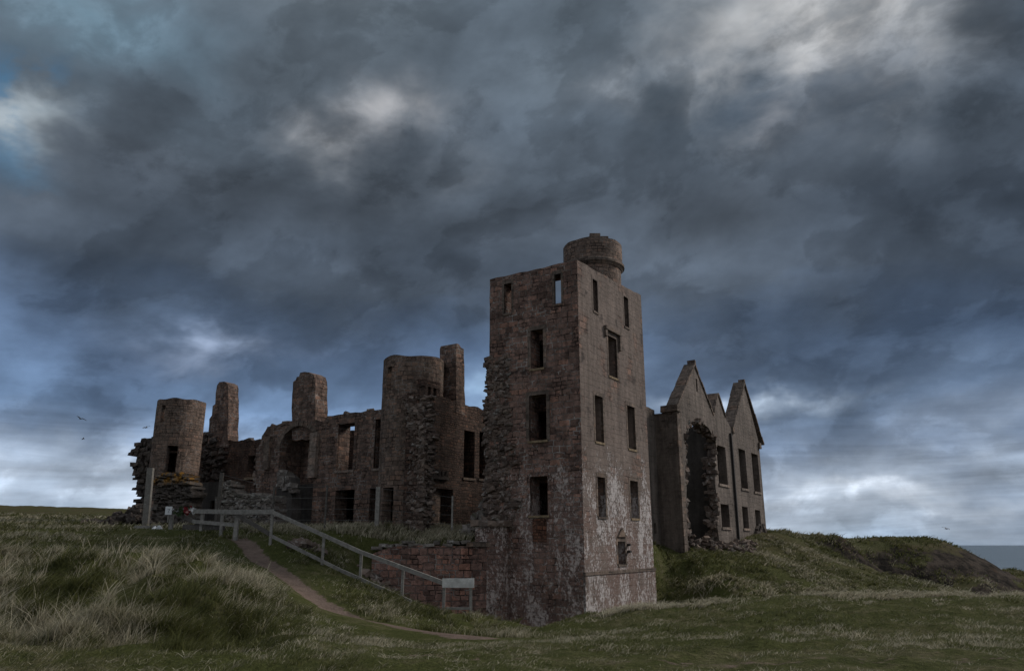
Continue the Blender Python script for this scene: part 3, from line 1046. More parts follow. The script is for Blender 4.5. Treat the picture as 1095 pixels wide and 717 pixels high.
# ------------------------------------------------------------------ the square tower
CX, CY = 3.13, 34.0
FA = Frame(CX, CY, AANG)                                    # right face
tl, _ = Frame(CX, CY, BANG).sz(523.5, 330)                  # left corner of the left face
LW = -tl
FB0 = Frame(CX, CY, BANG)
pL = FB0.at(tl)
FB = Frame(pL.x, pL.y, BANG)                                # left face, s from 0 to LW
AW = FA.s(686, 330)                                         # length of the right face
TOP = FA.sz(617.5, 278)[1]
TH = 0.85
ZB = -4.6

tower = thing('square_tower', 'tall square corner tower with round cap house, nearest and highest part of the ruin', 'tower', (CX, CY, ZB))


def rel(parent, fr, o):
    """place a wall-plane mesh under its thing"""
    pl = parent.matrix_world if False else None
    o.location = Vector((fr.o[0], fr.o[1], 0)) - Vector(parent.location)
    o.rotation_euler = (0, 0, fr.a)
    return o


holesB = [FB.rect(539, 303, 547, 335), FB.rect(592.8, 293, 600, 325), FB.rect(567.5, 352.5, 581, 394), FB.rect(566, 422, 584.5, 471), FB.rect(567, 509, 586, 551)]
out = rough([(0, ZB), (0, TOP)], .5, .025, seed=3) + rough([(0, TOP), (LW, TOP)], .45, .03, seed=1)[1:] + [(LW, ZB)]
wl = rel(tower, FB, finish(mitre(wall_bm(out, [rp(r) for r in holesB], TH, splay={1: .62}), LW, TH, -TH), 'wall', M_TOWER_F, tower))
wl['label'] = 'reddish coursed stone face with five windows and a torn left edge'
for i, r in enumerate(holesB):
    if i >= 2:
        surround(FB, wl, r, M_TOWER_F if i == 4 else M_DRESSED_D, sill=M_SILL_Y, w=.17)
    else:
        surround(FB, wl, r, M_DRESSED_D, sill=M_DRESSED_D, w=.12, proud=.015)
# rust coloured infill under the lowest window
r = holesB[4]
bm = bmesh.new()
box(bm, r[0] + .12, r[1] - .1, -.02, .1, r[2] - 1.15, r[2] - .14)
finish(bm, 'blocked_opening', M_RUST, wl)

holesA = [FA.rect(634, 299.5, 639, 333), FA.rect(667.3, 318, 672, 349.5), FA.rect(650.7, 361, 659.5, 403), FA.rect(636.5, 423.5, 645, 472.5), FA.rect(671.3, 434.5, 679.2, 480),
          FA.rect(639.3, 510, 647.5, 552.5), FA.rect(674.3, 514, 682.5, 554), FA.rect(660.8, 578.5, 668.8, 603)]
out = [(0.0, ZB), (AW, ZB)] + rough([(AW, FA.sz(686, 316)[1]), (AW * .62, TOP + .18), (0.0, TOP)], .45, .03, seed=2)
wr = rel(tower, FA, finish(mitre(wall_bm(out, [rp(r) for r in holesA], TH), 0, TH, TH), 'wall', M_TOWER_R, tower))
wr['label'] = 'grey harled face streaked with white lichen, with eight windows'
for i, r in enumerate(holesA):
    surround(FA, wr, r, M_TOWER_R if i < 2 else M_DRESSED_D, w=.10 if i < 2 else .15, proud=.012, sill=M_SILL_Y if i in (2, 3, 4, 6) else M_DRESSED_D, silld=.05)
# hood mould over the third window, pediment over the smallest
bm = bmesh.new()
r = holesA[2]
box(bm, r[0] - .42, r[1] + .42, -.16, .05, r[3] + .24, r[3] + .42, .012)
box(bm, r[0] - .42, r[0] - .24, -.12, .05, r[3] - .12, r[3] + .237, .012)
box(bm, r[1] + .24, r[1] + .42, -.12, .05, r[3] - .55, r[3] + .237, .012)
finish(bm, 'hood_mould', M_DRESSED_D, wr)
r = holesA[7]
bm = bmesh.new()
cs = (r[0] + r[1]) / 2
vs = []
for y in (-.10, .05):
    for p in ((cs - .48, r[3] + .21), (cs + .48, r[3] + .21), (cs, r[3] + .62)):
        vs.append(bm.verts.new((p[0], y, p[1])))
for f in ((0, 1, 2), (5, 4, 3), (0, 3, 4, 1), (1, 4, 5, 2), (2, 5, 3, 0)):
    bm.faces.new([vs[k] for k in f])
finish(bm, 'pediment', M_DRESSED_D, wr)
for dz_ in (0, -.32):
    bm = bmesh.new()
    box(bm, r[1] + .2, r[1] + .36, -.16, .05, r[3] - .2 + dz_, r[3] - .1 + dz_, .01)
    finish(bm, 'bracket', M_IRON, wr)
# string course and the thicker foot below it
zs = FA.sz(660, 611)[1]
bm = bmesh.new()
box(bm, -.10, AW + .06, -.10, .04, zs - .06, zs + .08, .006)
finish(bm, 'string_course', M_DRESSED_D, wr)
bm = bmesh.new()
box(bm, -.055, AW + .04, -.055, .05, ZB, zs - .062)
finish(bm, 'plinth', M_TOWER_R, wr)

# the two hidden faces
Pb = FA.at(AW)
bm = bmesh.new()
box(bm, 0, LW - TH - .01, -TH, 0, ZB, TOP - .25)
rel(tower, Frame(FA.at(AW).x, FA.at(AW).y, BANG), finish(bm, 'wall', M_TOWER_F, tower)).location += Vector((FA.n[0] * (LW - .0), FA.n[1] * (LW - .0), 0))
bm = bmesh.new()
box(bm, TH + .01, AW - TH - .01, LW - TH, LW - .01, ZB, TOP - .35)
rel(tower, FA, finish(bm, 'wall', M_TOWER_F, tower))
for z_ in (9.75, 6.4, 3.0, -0.4):  # unseen slabs added to darken the lower windows
    bm = bmesh.new()
    box(bm, TH + .005, AW - TH - .02, TH + .005, LW - TH - .02, z_ - .2, z_)
    rel(tower, FA, finish(bm, 'floor', M_DARKWALL, tower))

# torn masonry down the left edge, where a wall once joined
def band(fr, left, right, z0, z1, amp, seed):
    rr = random.Random(seed)
    n = int((z1 - z0) / .4)
    a = [(left + rr.uniform(-amp, amp * .4), z0 + (z1 - z0) * i / n) for i in range(n + 1)]
    b_ = [(right + rr.uniform(-amp, amp * 1.6), z0 + (z1 - z0) * i / n) for i in range(n + 1)]
    return a + b_[::-1]


za, zb = FB.sz(535, 560)[1], FB.sz(535, 376)[1]
bm = bmesh.new()
torn(bm, band(FB, -.10, FB.s(542, 470), za, zb - .2, .14, 4), .04, 130, .25, .13)
torn(bm, band(FB, -.22, .3, za, zb - .7, .12, 5), .2, 110, .28, .18, .7)
torn(bm, band(FB, .2, FB.s(553, 470), za - .3, za + (zb - za) * .45, .25, 14), -.02, 12, .34, .14)
rel(tower, FB, finish(bm, 'broken_masonry', M_RUBBLE, tower))
# the stub of the lower wall standing as a pier at the corner
bm = bmesh.new()
zp = FB.sz(534, 556)[1]
box(bm, -.30, FB.s(544, 610) + .02, -.55, -.03, ZB, zp - .25, .03)
rel(tower, FB, finish(bm, 'pier', M_TOWER_F, tower))
bm = bmesh.new()
stone_face(bm, [(-.36, zp - .28), (FB.s(544, 610), zp - .28), (FB.s(544, 610), zp + .12), (-.3, zp)], -.62, .6, w=(.3, .6), h=(.16, .26))
rel(tower, FB, finish(bm, 'pier_cap', M_RUBBLE, tower))


# ------------------------------------------------------------------ drums (round towers)
def ray_cyl(c, rad, px, py):
    x, z = pix(px, py)
    d = Vector((x, 1.0))
    a = d.dot(d)
    b_ = -2 * d.dot(Vector(c))
    cc = Vector(c).dot(Vector(c)) - rad * rad
    disc = b_ * b_ - 4 * a * cc
    Y = (-b_ - math.sqrt(max(disc, 0))) / (2 * a)
    p = Vector((x * Y - c[0], Y - c[1]))
    return math.atan2(p.y, p.x), z * Y


def drum_bm(rad, thick, z0, z1, openings, top=None, nth=56, nz=16, wob=0.012, seed=1):
    """openings: (th0, th1, z0, z1); top(th) -> height offset"""
    rr = random.Random(seed)
    ths = sorted(set([-PI + 2 * PI * i / nth for i in range(nth)] + [o[i] for o in openings for i in (0, 1)]))
    zsl = sorted(set([z0 + (z1 - z0) * i / nz for i in range(nz + 1)] + [o[i] for o in openings for i in (2, 3)]))
    n, mz = len(ths), len(zsl)

    def solid(i, j):
        if j < 0 or j >= mz - 1:
            return False
        i %= n
        t0 = ths[i]
        t1 = ths[(i + 1) % n]
        tm = (t0 + t1) / 2 if t1 > t0 else t0 + .01
        zm = (zsl[j] + zsl[j + 1]) / 2
        return not any(o[0] < tm < o[1] and o[2] < zm < o[3] for o in openings)
    bm = bmesh.new()
    cache = {}
    wobv = {}

    def v(i, j, k):
        i %= n
        key = (i, j, k)
        if key not in cache:
            w = wobv.setdefault((i, j), rr.uniform(-wob, wob))
            r_ = (rad + w) if k == 0 else rad - thick
            z = zsl[j]
            if j == mz - 1 and top:
                z += top(ths[i])
            cache[key] = bm.verts.new((r_ * math.cos(ths[i]), r_ * math.sin(ths[i]), z))
        return cache[key]
    for j in range(mz - 1):
        for i in range(n):
            if not solid(i, j):
                continue
            bm.faces.new((v(i, j, 0), v(i + 1, j, 0), v(i + 1, j + 1, 0), v(i, j + 1, 0)))
            bm.faces.new((v(i + 1, j, 1), v(i, j, 1), v(i, j + 1, 1), v(i + 1, j + 1, 1)))
            if not solid(i - 1, j):
                bm.faces.new((v(i, j, 0), v(i, j + 1, 0), v(i, j + 1, 1), v(i, j, 1)))
            if not solid(i + 1, j):
                bm.faces.new((v(i + 1, j, 0), v(i + 1, j, 1), v(i + 1, j + 1, 1), v(i + 1, j + 1, 0)))
            if not solid(i, j - 1):
                bm.faces.new((v(i, j, 0), v(i, j, 1), v(i + 1, j, 1), v(i + 1, j, 0)))
            if not solid(i, j + 1):
                bm.faces.new((v(i, j + 1, 0), v(i + 1, j + 1, 0), v(i + 1, j + 1, 1), v(i, j + 1, 1)))
    return bm


def disc(bm, rad, z0, z1, n=48, r_in=0.0, rtop=None, jit=0.0):
    rtop = rtop or rad
    ring = []
    for r_, z in ((rad, z0), (rtop, z1)):
        ring.append([bm.verts.new(((r_ + random.uniform(-jit, jit)) * math.cos(2 * PI * i / n), (r_ + random.uniform(-jit, jit)) * math.sin(2 * PI * i / n), z)) for i in range(n)])
    for i in range(n):
        bm.faces.new((ring[0][i], ring[0][(i + 1) % n], ring[1][(i + 1) % n], ring[1][i]))
    bm.faces.new(ring[0][::-1])
    bm.faces.new(ring[1])


def drum_open(c, rad, x0, y0, x1, y1):
    ym, xm = (y0 + y1) / 2, (x0 + x1) / 2
    a0, a1 = ray_cyl(c, rad, x0, ym)[0], ray_cyl(c, rad, x1, ym)[0]
    return (min(a0, a1), max(a0, a1), ray_cyl(c, rad, xm, y1)[1], ray_cyl(c, rad, xm, y0)[1])


# the round cap house on the square tower
FTu = FA.off(2.3)
tc_ = FA.at(FTu.s(633.5, 270), 2.3)
YT = tc_.y
rc = 32.5 / FPX * YT / (CP - (358.5 - 265) / FPX * SP)
zt1 = pix(633, 252.5)[1] * (YT - rc)
zt0 = pix(633, 280)[1] * (YT - rc)
turret = drum_bm(rc * .90, .3, 9.8, zt0 - .02, [], nth=48, nz=6, seed=5)
tur = finish(turret, 'turret', M_DRUM, tower, cyl=rc)
tur.location = Vector((tc_.x, tc_.y, 0)) - Vector(tower.location)
tur['label'] = 'round cap house rising behind the parapet of the tower'
bm = bmesh.new()
disc(bm, rc * .92, zt0 - .02, zt0 + .14, rtop=rc * 1.0)
disc(bm, rc * 1.02, zt0 + .143, zt0 + .28)
disc(bm, rc * .99, zt0 + .283, zt0 + .40, rtop=rc * .955)
finish(bm, 'cornice', M_DRESSED_D, tur, cyl=rc)
bm = drum_bm(rc * .955, .28, zt0 + .403, zt1, [], nth=48, nz=3, top=lambda th: .02 * math.sin(3 * th) + .02 * math.sin(7 * th + 1), seed=6)
finish(bm, 'parapet', M_DRUM, tur, cyl=rc)
bm = bmesh.new()
box(bm, -.30, .28, -rc * .9, -rc * .9 + .3, zt1 - .05, zt1 + .24, .02)
box(bm, .30, .75, -rc * .85, -rc * .85 + .3, zt1 - .05, zt1 + .12, .02)
finish(bm, 'cap_stone', M_DRESSED_D, tur)

# round stair tower beside the facade
def rag(seed, amp):
    k = random.Random(seed)
    ph = [(k.uniform(0, 6.28), k.uniform(.3, 1)) for _ in range(7)]
    return lambda th: amp * sum(w * math.sin((i + 2) * th + p) for i, (p, w) in enumerate(ph)) * .5


def fit_drum(pxl, pxr, py, Yf):
    """centre and radius of a drum whose sides show at pxl and pxr at row py, its middle Yf away"""
    xl, xr = pix(pxl, py)[0], pix(pxr, py)[0]
    al, ar = math.atan(xl), math.atan(xr)
    am, h = (al + ar) / 2, (ar - al) / 2
    D_ = Yf / math.cos(am)
    return (D_ * math.sin(am), D_ * math.cos(am)), D_ * math.sin(h)


C1, R1 = fit_drum(407.7, 474, 440, 41.0)
zt = ray_cyl(C1, R1, 440, 379)[1]
ops = [drum_open(C1, R1, 413.8, 392, 418.6, 416), drum_open(C1, R1, 408.6, 521, 420, 563)]
d1 = thing('round_tower', 'taller round stair tower with a ragged broken edge down its right side', 'tower', (C1[0], C1[1], -0.5))
w1 = finish(drum_bm(R1, .55, 0, zt + .5, [(o[0], o[1], o[2] + .5, o[3] + .5) for o in ops], top=lambda th: rag(3, .06)(th), nth=84, nz=22, seed=8), 'wall', M_DRUM, d1, cyl=R1)
bm = bmesh.new()
disc(bm, R1 - .56, 4.9, 5.1)  # unseen slab added to keep the doorway dark
finish(bm, 'floor', M_DARKWALL, d1)
# stub of torn wall on the right of the drum (in the plane of the lost facade)
FS = Frame(C1[0], C1[1], BANG).off(-R1 * 1.02)
pa = [(436, 566), (437, 520), (440, 490), (443, 470), (437, 455), (434, 440), (432, 424), (452, 424), (455, 470), (452, 520), (450, 566)]
poly = FS.poly(pa)
bm = wall_bm(rough(poly + [poly[0]], .4, .08, seed=12)[:-1], [], .8)
sw = rel(d1, FS, finish(bm, 'broken_masonry', M_RUBBLE, d1))
bm = bmesh.new()
torn(bm, poly, .0, 120, .24, .12)
torn(bm, [(p[0] + .5, p[1]) for p in poly], .10, 30, .22, .08)
rel(d1, FS, finish(bm, 'broken_masonry', M_RUBBLE, d1))

# ------------------------------------------------------------------ cross wall running back behind the tower, with its chimney
pG = FS.at(FS.s(446, 500), .3)
FG = Frame(pG.x, pG.y, AANG)
zg = FG.sz(470, 425.5)[1]
s_end = FG.s(524, 470) + 2.2
ops = [FG.rect(496, 460.5, 507.5, 511), FG.rect(512.6, 462, 521.6, 512), FG.rect(461, 522, 484, 570)]
zg0 = 0.3
cross = thing('ruined_wall', 'dark cross wall between round stair tower and square tower with two tall windows', 'wall', (pG.x, pG.y, zg0))
out = [(-.35, zg0), (s_end, zg0)] + rough([(s_end, zg + .02), (FG.s(497, 430), zg), (FG.s(473, 426), zg + .12), (FG.s(466, 424), zg + .05), (-.35, zg + .1)], .4, .06, seed=4)
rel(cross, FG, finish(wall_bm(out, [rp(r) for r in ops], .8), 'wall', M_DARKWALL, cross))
bm = bmesh.new()
wallhead(bm, [(s_end, zg), (FG.s(497, 430), zg)], .05, .75, 1.6)
rel(cross, FG, finish(bm, 'broken_masonry', M_RUBBLE_D, cross))
for r in ops[:2]:
    bm = bmesh.new()
    box(bm, r[0] - .08, r[1] + .08, -.06, .3, r[2] - .12, r[2] + .01)
    rel(cross, FG, finish(bm, 'sill', M_DRESSED_D, cross))
bm = bmesh.new()       # unseen slabs and back wall added to keep the openings dark
box(bm, 2.6, s_end, .805, 4.4, 3.9, 4.2)
box(bm, 2.6, s_end, .805, 4.4, zg - .9, zg - .6)
box(bm, 2.6, s_end, 4.41, 4.9, zg0, zg - .3)
rel(cross, FG, finish(bm, 'shade_slab', M_DARKWALL, cross))
# putlog holes and a ledge where a floor was
bm = bmesh.new()
zl = FG.sz(470, 506)[1]
for i in range(7):
    s_ = FG.s(449 + i * 4.3, 507)
    box(bm, s_, s_ + .16, -.16, .1, zl - .1, zl + .22 * random.uniform(.6, 1), .03)
box(bm, FG.s(447, 512), FG.s(478, 512), -.14, .1, zl - .32, zl - .102, .02)
rel(cross, FG, finish(bm, 'corbel', M_RUBBLE_D, cross))
bm = bmesh.new()       # crenel-like remains beside the drum
zc_ = FG.sz(462, 420)[1]
for a, b_, c_ in ((456, 458.5, .55), (462, 464, .5), (468, 472, .62)):
    box(bm, FG.s(a, 415), FG.s(b_, 415), .05, .5, zg, zg + c_ + .15, .03)
box(bm, FG.s(455, 412), FG.s(472, 412), .05, .5, zg + .5, zg + .85, .04)
rel(cross, FG, finish(bm, 'parapet', M_DARKWALL, cross))
# chimney
FGc = FG.off(-.02)
q = FGc.poly([(488, 431), (487.8, 400), (487.6, 384), (487.5, 370), (488.5, 367), (491, 368), (493, 371.5), (496, 373), (496.6, 400), (497.5, 434)])
q = [(s_, z_ - (.5 if i in (0, len(q) - 1) else 0)) for i, (s_, z_) in enumerate(q)]
rel(cross, FG, finish(wall_bm(rough(q + [q[0]], .4, .05, seed=6)[:-1], [], 1.15, y0=-.02), 'chimney_stack', M_WING, cross))

# ------------------------------------------------------------------ facade with the arch
FF = Frame(C1[0], C1[1], BANG)
zf0 = 0.2
zft = FF.sz(378, 440)[1]
ops = [FF.rect(361, 453, 378.5, 502.5), FF.rect(400.8, 448, 409, 500.5), FF.rect(357.5, 523.5, 378, 569), FF.rect(394.5, 521.5, 405.2, 569)]
arch = []
sa, zsp = FF.sz(299.5, 478)
sb, _ = FF.sz(338, 478)
zcr = FF.sz(322, 455)[1]
zsp = zcr - 1.35
zfl = FF.sz(320, 572)[1]
for i in range(15):
    th = PI * i / 14
    arch.append(((sa + sb) / 2 - (sb - sa) / 2 * math.cos(th), zsp + (zcr - zsp) * math.sin(th)))
archp = [(sa, zfl)] + arch + [(sb, zfl)]
top = FF.poly([(408, 437.3), (380, 440.5), (349.5, 444.5), (349, 449), (311, 450), (303, 452), (301.5, 454.5), (292, 455), (286, 456), (284, 460), (280, 466), (278.5, 474), (274, 480), (273, 510), (274.5, 540), (274, 570)])
s_r = FF.s(412, 500)
out = [(top[-1][0], zf0), (s_r, zf0)] + rough([(s_r, top[0][1])] + top, .4, .055, stepped=False, seed=9)
fac = thing('ruined_wall', 'long two storey facade with a round arch, tall windows and a square chimney', 'wall', (*FF.at(0)[:2], zf0))
fw = rel(fac, FF, finish(wall_bm(out, [rp(r) for r in ops] + [archp[::-1]], .95), 'wall', M_WING, fac))
for r, mt in ((ops[0], M_DRESSED), (ops[1], M_DRESSED)):
    bm = bmesh.new()
    box(bm, r[0] - .1, r[1] + .1, -.07, .3, r[2] - .13, r[2] + .01)
    finish(bm, 'sill', mt, fw)
    bm = bmesh.new()
    box(bm, r[0] - .2, r[0], -.03, .1, r[2], r[3] - .003)
    box(bm, r[1], r[1] + .2, -.03, .1, r[2], r[3] - .003)
    box(bm, r[0] - .2, r[1] + .2, -.03, .1, r[3], r[3] + .26)
    finish(bm, 'window_surround', M_WING, fw)
bm = bmesh.new()
wallhead(bm, [(s_r, top[0][1])] + top[:3], .05, .9, 1.3)
wallhead(bm, top[4:13], .05, .9, 2.6)
torn(bm, [(top[12][0] - .05, top[12][1]), (top[12][0] + .45, top[12][1]), (top[13][0] + .5, top[14][1]), (top[13][0] - .1, top[14][1])], .1, 30, .4, .15, .6)
finish(bm, 'broken_masonry', M_RUBBLE, fw)
bm = bmesh.new()    # voussoirs of the arch
for i in range(14):
    th0, th1 = PI * i / 14 + .012, PI * (i + 1) / 14 - .012
    cxa, ra, rz_ = (sa + sb) / 2, (sb - sa) / 2, zcr - zsp
    vs = []
    o_ = random.uniform(-.02, .02)
    for y in (-.06 + o_, .3):
        for th, k in ((th0, 0), (th1, 0), (th1, .3), (th0, .3)):
            vs.append(bm.verts.new((cxa - (ra + k) * math.cos(th), y, zsp + (rz_ + k) * math.sin(th))))
    for f in ((0, 1, 2, 3), (7, 6, 5, 4), (0, 4, 5, 1), (1, 5, 6, 2), (2, 6, 7, 3), (3, 7, 4, 0)):
        bm.faces.new([vs[k] for k in f])
finish(bm, 'arch_ring', M_DRESSED_D, fw)
# recess behind the arch: rough upper part, plastered lower part
zpl = FF.sz(325, 516)[1]
bm = bmesh.new()
box(bm, sa - .3, sb + .3, 1.75, 2.3, zpl + .002, zcr + .6)
box(bm, sa - .35, sa - .004, .955, 1.745, zf0, zcr + .6)
box(bm, sb + .004, sb + .35, .955, 1.745, zf0, zcr + .6)
rel(fac, FF, finish(bm, 'recess_wall', M_WING, fac))
bm = bmesh.new()
box(bm, sa + .003, sb - .003, .7, 2.3, zf0, zpl)
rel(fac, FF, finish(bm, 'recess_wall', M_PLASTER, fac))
# half column left of the arch and pilaster right of it
for px0, px1, y0_, y1_ in ((284.5, 290, 467, 502), (333, 340.5, 463, 511)):
    s0, s1 = FF.s(px0, 485), FF.s(px1, 485)
    z1_, z0_ = FF.sz(px0, y0_)[1], FF.sz(px0, y1_)[1]
    bm = bmesh.new()
    n = max(3, int((z1_ - z0_) / .42))
    for i in range(n):
        box(bm, s0, s1, -.22, .05, z0_ + (z1_ - z0_) * i / n + .006, z0_ + (z1_ - z0_) * (i + 1) / n - .006, .015)
    rel(fac, FF, finish(bm, 'pilaster', M_DRESSED if px0 > 300 else M_DRESSED_D, fac))
# unseen slab and walls added behind so that the doors are dark
bm = bmesh.new()
sv0, sv1 = FF.s(342, 540), s_r + .6
zv = FF.sz(380, 514)[1]
box(bm, sv0, sv1, .96, 4.3, zv, zv + .3)
box(bm, sv0, sv1, 2.6, 2.9, zf0, zv - .004)
box(bm, sv0 - .3, sv0 - .004, .96, 4.3, zf0, zv + .3)
rel(fac, FF, finish(bm, 'shade_slab', M_DARKWALL, fac))
# the chimney on the facade
q = FF.poly([(311, 470), (311, 422), (312, 408), (315, 405.5), (316, 402.5), (318.5, 402), (319.5, 398), (324, 397), (329, 397.5), (334, 400), (335.5, 405), (335.8, 430), (336, 470)])
c_ = rel(fac, FF, finish(wall_bm(rough(q + [q[0]], .4, .05, seed=16)[:-1], [], 1.0, y0=.1), 'chimney_stack', M_WING, fac))
c_.location += Vector((FF.n[0], FF.n[1], 0)) * .0

# low broken pier in front of the arch
FP = FF.off(-.9)
q = FP.poly([(295, 572), (295.5, 520), (296, 508), (299, 503.5), (304, 504), (307, 508), (311, 510), (311.5, 540), (312, 572)])
pier = thing('stone_pier', 'broken stump of a stone pier under the left side of the arch', 'pier', FP.at((q[0][0] + q[-1][0]) / 2, 0, .3))
o = finish(wall_bm(rough(q + [q[0]], .35, .05, seed=21)[:-1], [], .7), 'wall', M_PLASTER, pier)
rel(pier, FP, o)
bm = bmesh.new()
zt_ = FP.sz(303, 520)[1]
stone_face(bm, [(q[0][0], zt_), (q[-1][0], zt_ - .4), (q[5][0], q[4][1]), (q[3][0], q[3][1]), (q[1][0], q[2][1])], -.12, .5, w=(.2, .4), h=(.14, .24))
rel(pier, FP, finish(bm, 'broken_masonry', M_RUBBLE_L, pier))

# ------------------------------------------------------------------ back wall with the leaning chimney
FK = FF.off(4.4)
zk0 = .3
kt = FK.poly([(470, 455), (440, 458), (408, 455.5), (398, 455.5), (386, 457.5), (380, 461), (372, 462), (360, 464), (345, 466), (330, 460), (300, 462), (286, 470), (276, 473), (272, 471.5), (262, 470), (254, 471.5), (224, 466), (219, 462), (215, 463)])
opk = [FK.rect(264.5, 487, 274, 510), FK.rect(226.5, 535, 232, 545.5)]
out = [(kt[-1][0], zk0), (kt[0][0], zk0)] + rough(kt, .4, .06, seed=31)
bw = thing('ruined_wall', 'dark rear wall with a tall leaning chimney beside the far round tower', 'wall', (*FK.at(kt[-1][0])[:2], zk0))
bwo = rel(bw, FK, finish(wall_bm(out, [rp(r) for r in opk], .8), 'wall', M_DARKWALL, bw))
bm = bmesh.new()
wallhead(bm, kt, .05, .75, 1.5)
finish(bm, 'broken_masonry', M_RUBBLE_D, bwo)
r = opk[0]
bm = bmesh.new()
box(bm, r[0] - .15, r[1] + .08, -.10, .3, r[2] - .16, r[2])
finish(bm, 'sill', M_SILL, bwo)
bm = bmesh.new()
box(bm, r[0] - .5, r[1] + .5, .805, 2.6, r[3] + .1, r[3] + .3)
box(bm, r[0] - .5, r[1] + .5, 2.6, 2.9, zk0, r[3] + .3)
r = opk[1]
box(bm, r[0] - .5, r[1] + .5, 1.3, 1.5, zk0, r[3] + .5)
finish(bm, 'recess_wall', M_DARKWALL, bwo)
q = FK.poly([(223, 478), (224.5, 460), (225.2, 448), (228, 444), (228.8, 434), (231.5, 432), (232, 421), (233.5, 412), (236, 408.5), (241, 408), (244.5, 410), (245.5, 414), (245.5, 440), (244.5, 478)])
c_ = rel(bw, FK, finish(wall_bm(rough(q + [q[0]], .4, .06, seed=17)[:-1], [], .95, y0=-.12), 'chimney_stack', M_WING, bw))
bm = bmesh.new()       # torn face under the chimney
torn(bm, FK.poly([(217, 512), (216, 470), (226, 462), (238, 468), (243, 490), (238, 512)]), -.05, 26, .5, .26)
rel(bw, FK, finish(bm, 'broken_masonry', M_RUBBLE_D, bw))
bm = bmesh.new()       # smooth plastered lower part
a_, b_ = FK.s(214, 540), FK.s(241, 540)
r = opk[1]
zt_ = FK.sz(228, 515)[1]
box(bm, a_, r[0], -.14, -.004, zk0, zt_)
box(bm, r[1], b_, -.14, -.004, zk0, zt_)
box(bm, r[0] + .002, r[1] - .002, -.14, -.004, r[3], zt_)
box(bm, r[0] + .002, r[1] - .002, -.14, -.004, zk0, r[2])
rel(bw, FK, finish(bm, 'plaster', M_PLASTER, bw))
# shoulder of wall carrying on left of the window at the facade's broken end
# ------------------------------------------------------------------ far round tower with its rubble stubs
pc = FF.at(0)
C2, R2 = fit_drum(166.2, 219.2, 445, 52.5)
zt = ray_cyl(C2, R2, 195, 426)[1]
ops = [drum_open(C2, R2, 172, 433, 176, 451), drum_open(C2, R2, 177.5, 476, 189, 505)]
d2 = thing('round_tower', 'smaller smooth round tower at the left end of the ruin', 'tower', (C2[0], C2[1], 0.4))
w2 = finish(drum_bm(R2, .5, 0, zt - .4, [(o[0], o[1], o[2] - .4, o[3] - .4) for o in ops], top=lambda th: rag(11, .05)(th), nth=84, nz=18, seed=9), 'wall', M_DRUM, d2, cyl=R2)
for z_ in (5.6, zt - 2.2):  # unseen slabs added so the openings stay dark
    bm = bmesh.new()
    disc(bm, R2 - .51, z_, z_ + .15)
    finish(bm, 'floor', M_DARKWALL, d2)

FL = Frame(C2[0], C2[1], -28)
lp = [(172, 469), (160, 469.5), (151, 470.5), (147, 474), (149, 477), (144, 482), (142.5, 485), (147, 490), (145, 495), (142, 498), (144.5, 503), (148.5, 510), (147, 516), (144, 523), (150, 527), (151, 533),
      (146, 540), (138, 544), (135, 552), (134, 566), (172, 566)]
lpoly = FL.poly(lp)
stub = thing('ruined_wall', 'jagged rubble stub of wall left of the smaller round tower', 'wall', (*FL.at(lpoly[0][0] - 1)[:2], .6))
bm = wall_bm([(s_ + .12, z_ - .1) for s_, z_ in lpoly], [], .7, y0=.1)
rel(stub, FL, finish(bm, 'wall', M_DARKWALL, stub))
bm = bmesh.new()
stone_face(bm, lpoly, -.12, .75, w=(.25, .62), h=(.14, .3), out=.25)
rel(stub, FL, finish(bm, 'broken_masonry', M_RUBBLE_D, stub))


def heap(name, label, pts, mat, n, size, group=None, kind='stuff'):
    """a slumped pile of loose stones; pts are (x, y, height, spread)"""
    bm = bmesh.new()
    cx = sum(p[0] for p in pts) / len(pts)
    cy = sum(p[1] for p in pts) / len(pts)
    z0 = gz(cx, cy)
    for _ in range(n):
        p = random.choice(pts)
        r_ = abs(random.gauss(0, .55))
        a = random.uniform(0, 2 * PI)
        x, y = p[0] + math.cos(a) * r_ * p[3], p[1] + math.sin(a) * r_ * p[3] * .8
        zz = gz(x, y) + p[2] * max(0, 1 - r_) * random.uniform(.2, 1.0) + .02
        k = random.uniform(*size)
        stone(bm, (x - cx, y - cy, zz - z0), k * random.uniform(.9, 1.6), k * random.uniform(.8, 1.3), k * random.uniform(.5, .9), rot=.6)
    o = finish(bm, name, mat, None, (cx, cy, z0))
    return tag(o, label, 'rubble', group, kind)


def xy(px, py, Y):
    x, z = pix(px, py)
    return x * Y, Y


heap('rubble', 'dark fallen stones spilling left from the jagged wall stub', [(*xy(142, 555, 49), 1.2, 1.0), (*xy(124, 557, 49), .6, 1.1), (*xy(102, 558, 49), .2, 1.0), (*xy(150, 555, 48), 1.4, .9)], M_RUBBLE_D, 190, (.16, .42))

# lichened stump of rubble wall in front of the far tower
FO = Frame(*xy(187, 550, 43.0), -20)
q = FO.poly([(163, 569), (165, 540), (166, 528), (165.5, 516), (169, 509), (174, 506), (184, 504.5), (194, 505.5), (201, 508), (206, 517), (208.5, 528), (205, 534), (207, 545), (204, 569)])
st = thing('stone_stump', 'stump of rubble wall capped with orange lichen by the leaning post', 'wall stump', (*FO.at(0)[:2], .5))
bm = wall_bm([(s_ * .93, z_ - .12) for s_, z_ in q], [], .8, y0=.08)
rel(st, FO, finish(bm, 'wall', M_RUBBLE_D, st))
bm = bmesh.new()
stone_face(bm, q, -.12, .95, w=(.2, .55), h=(.08, .2), out=.2)
rel(st, FO, finish(bm, 'broken_masonry', M_RUBBLE_O, st))

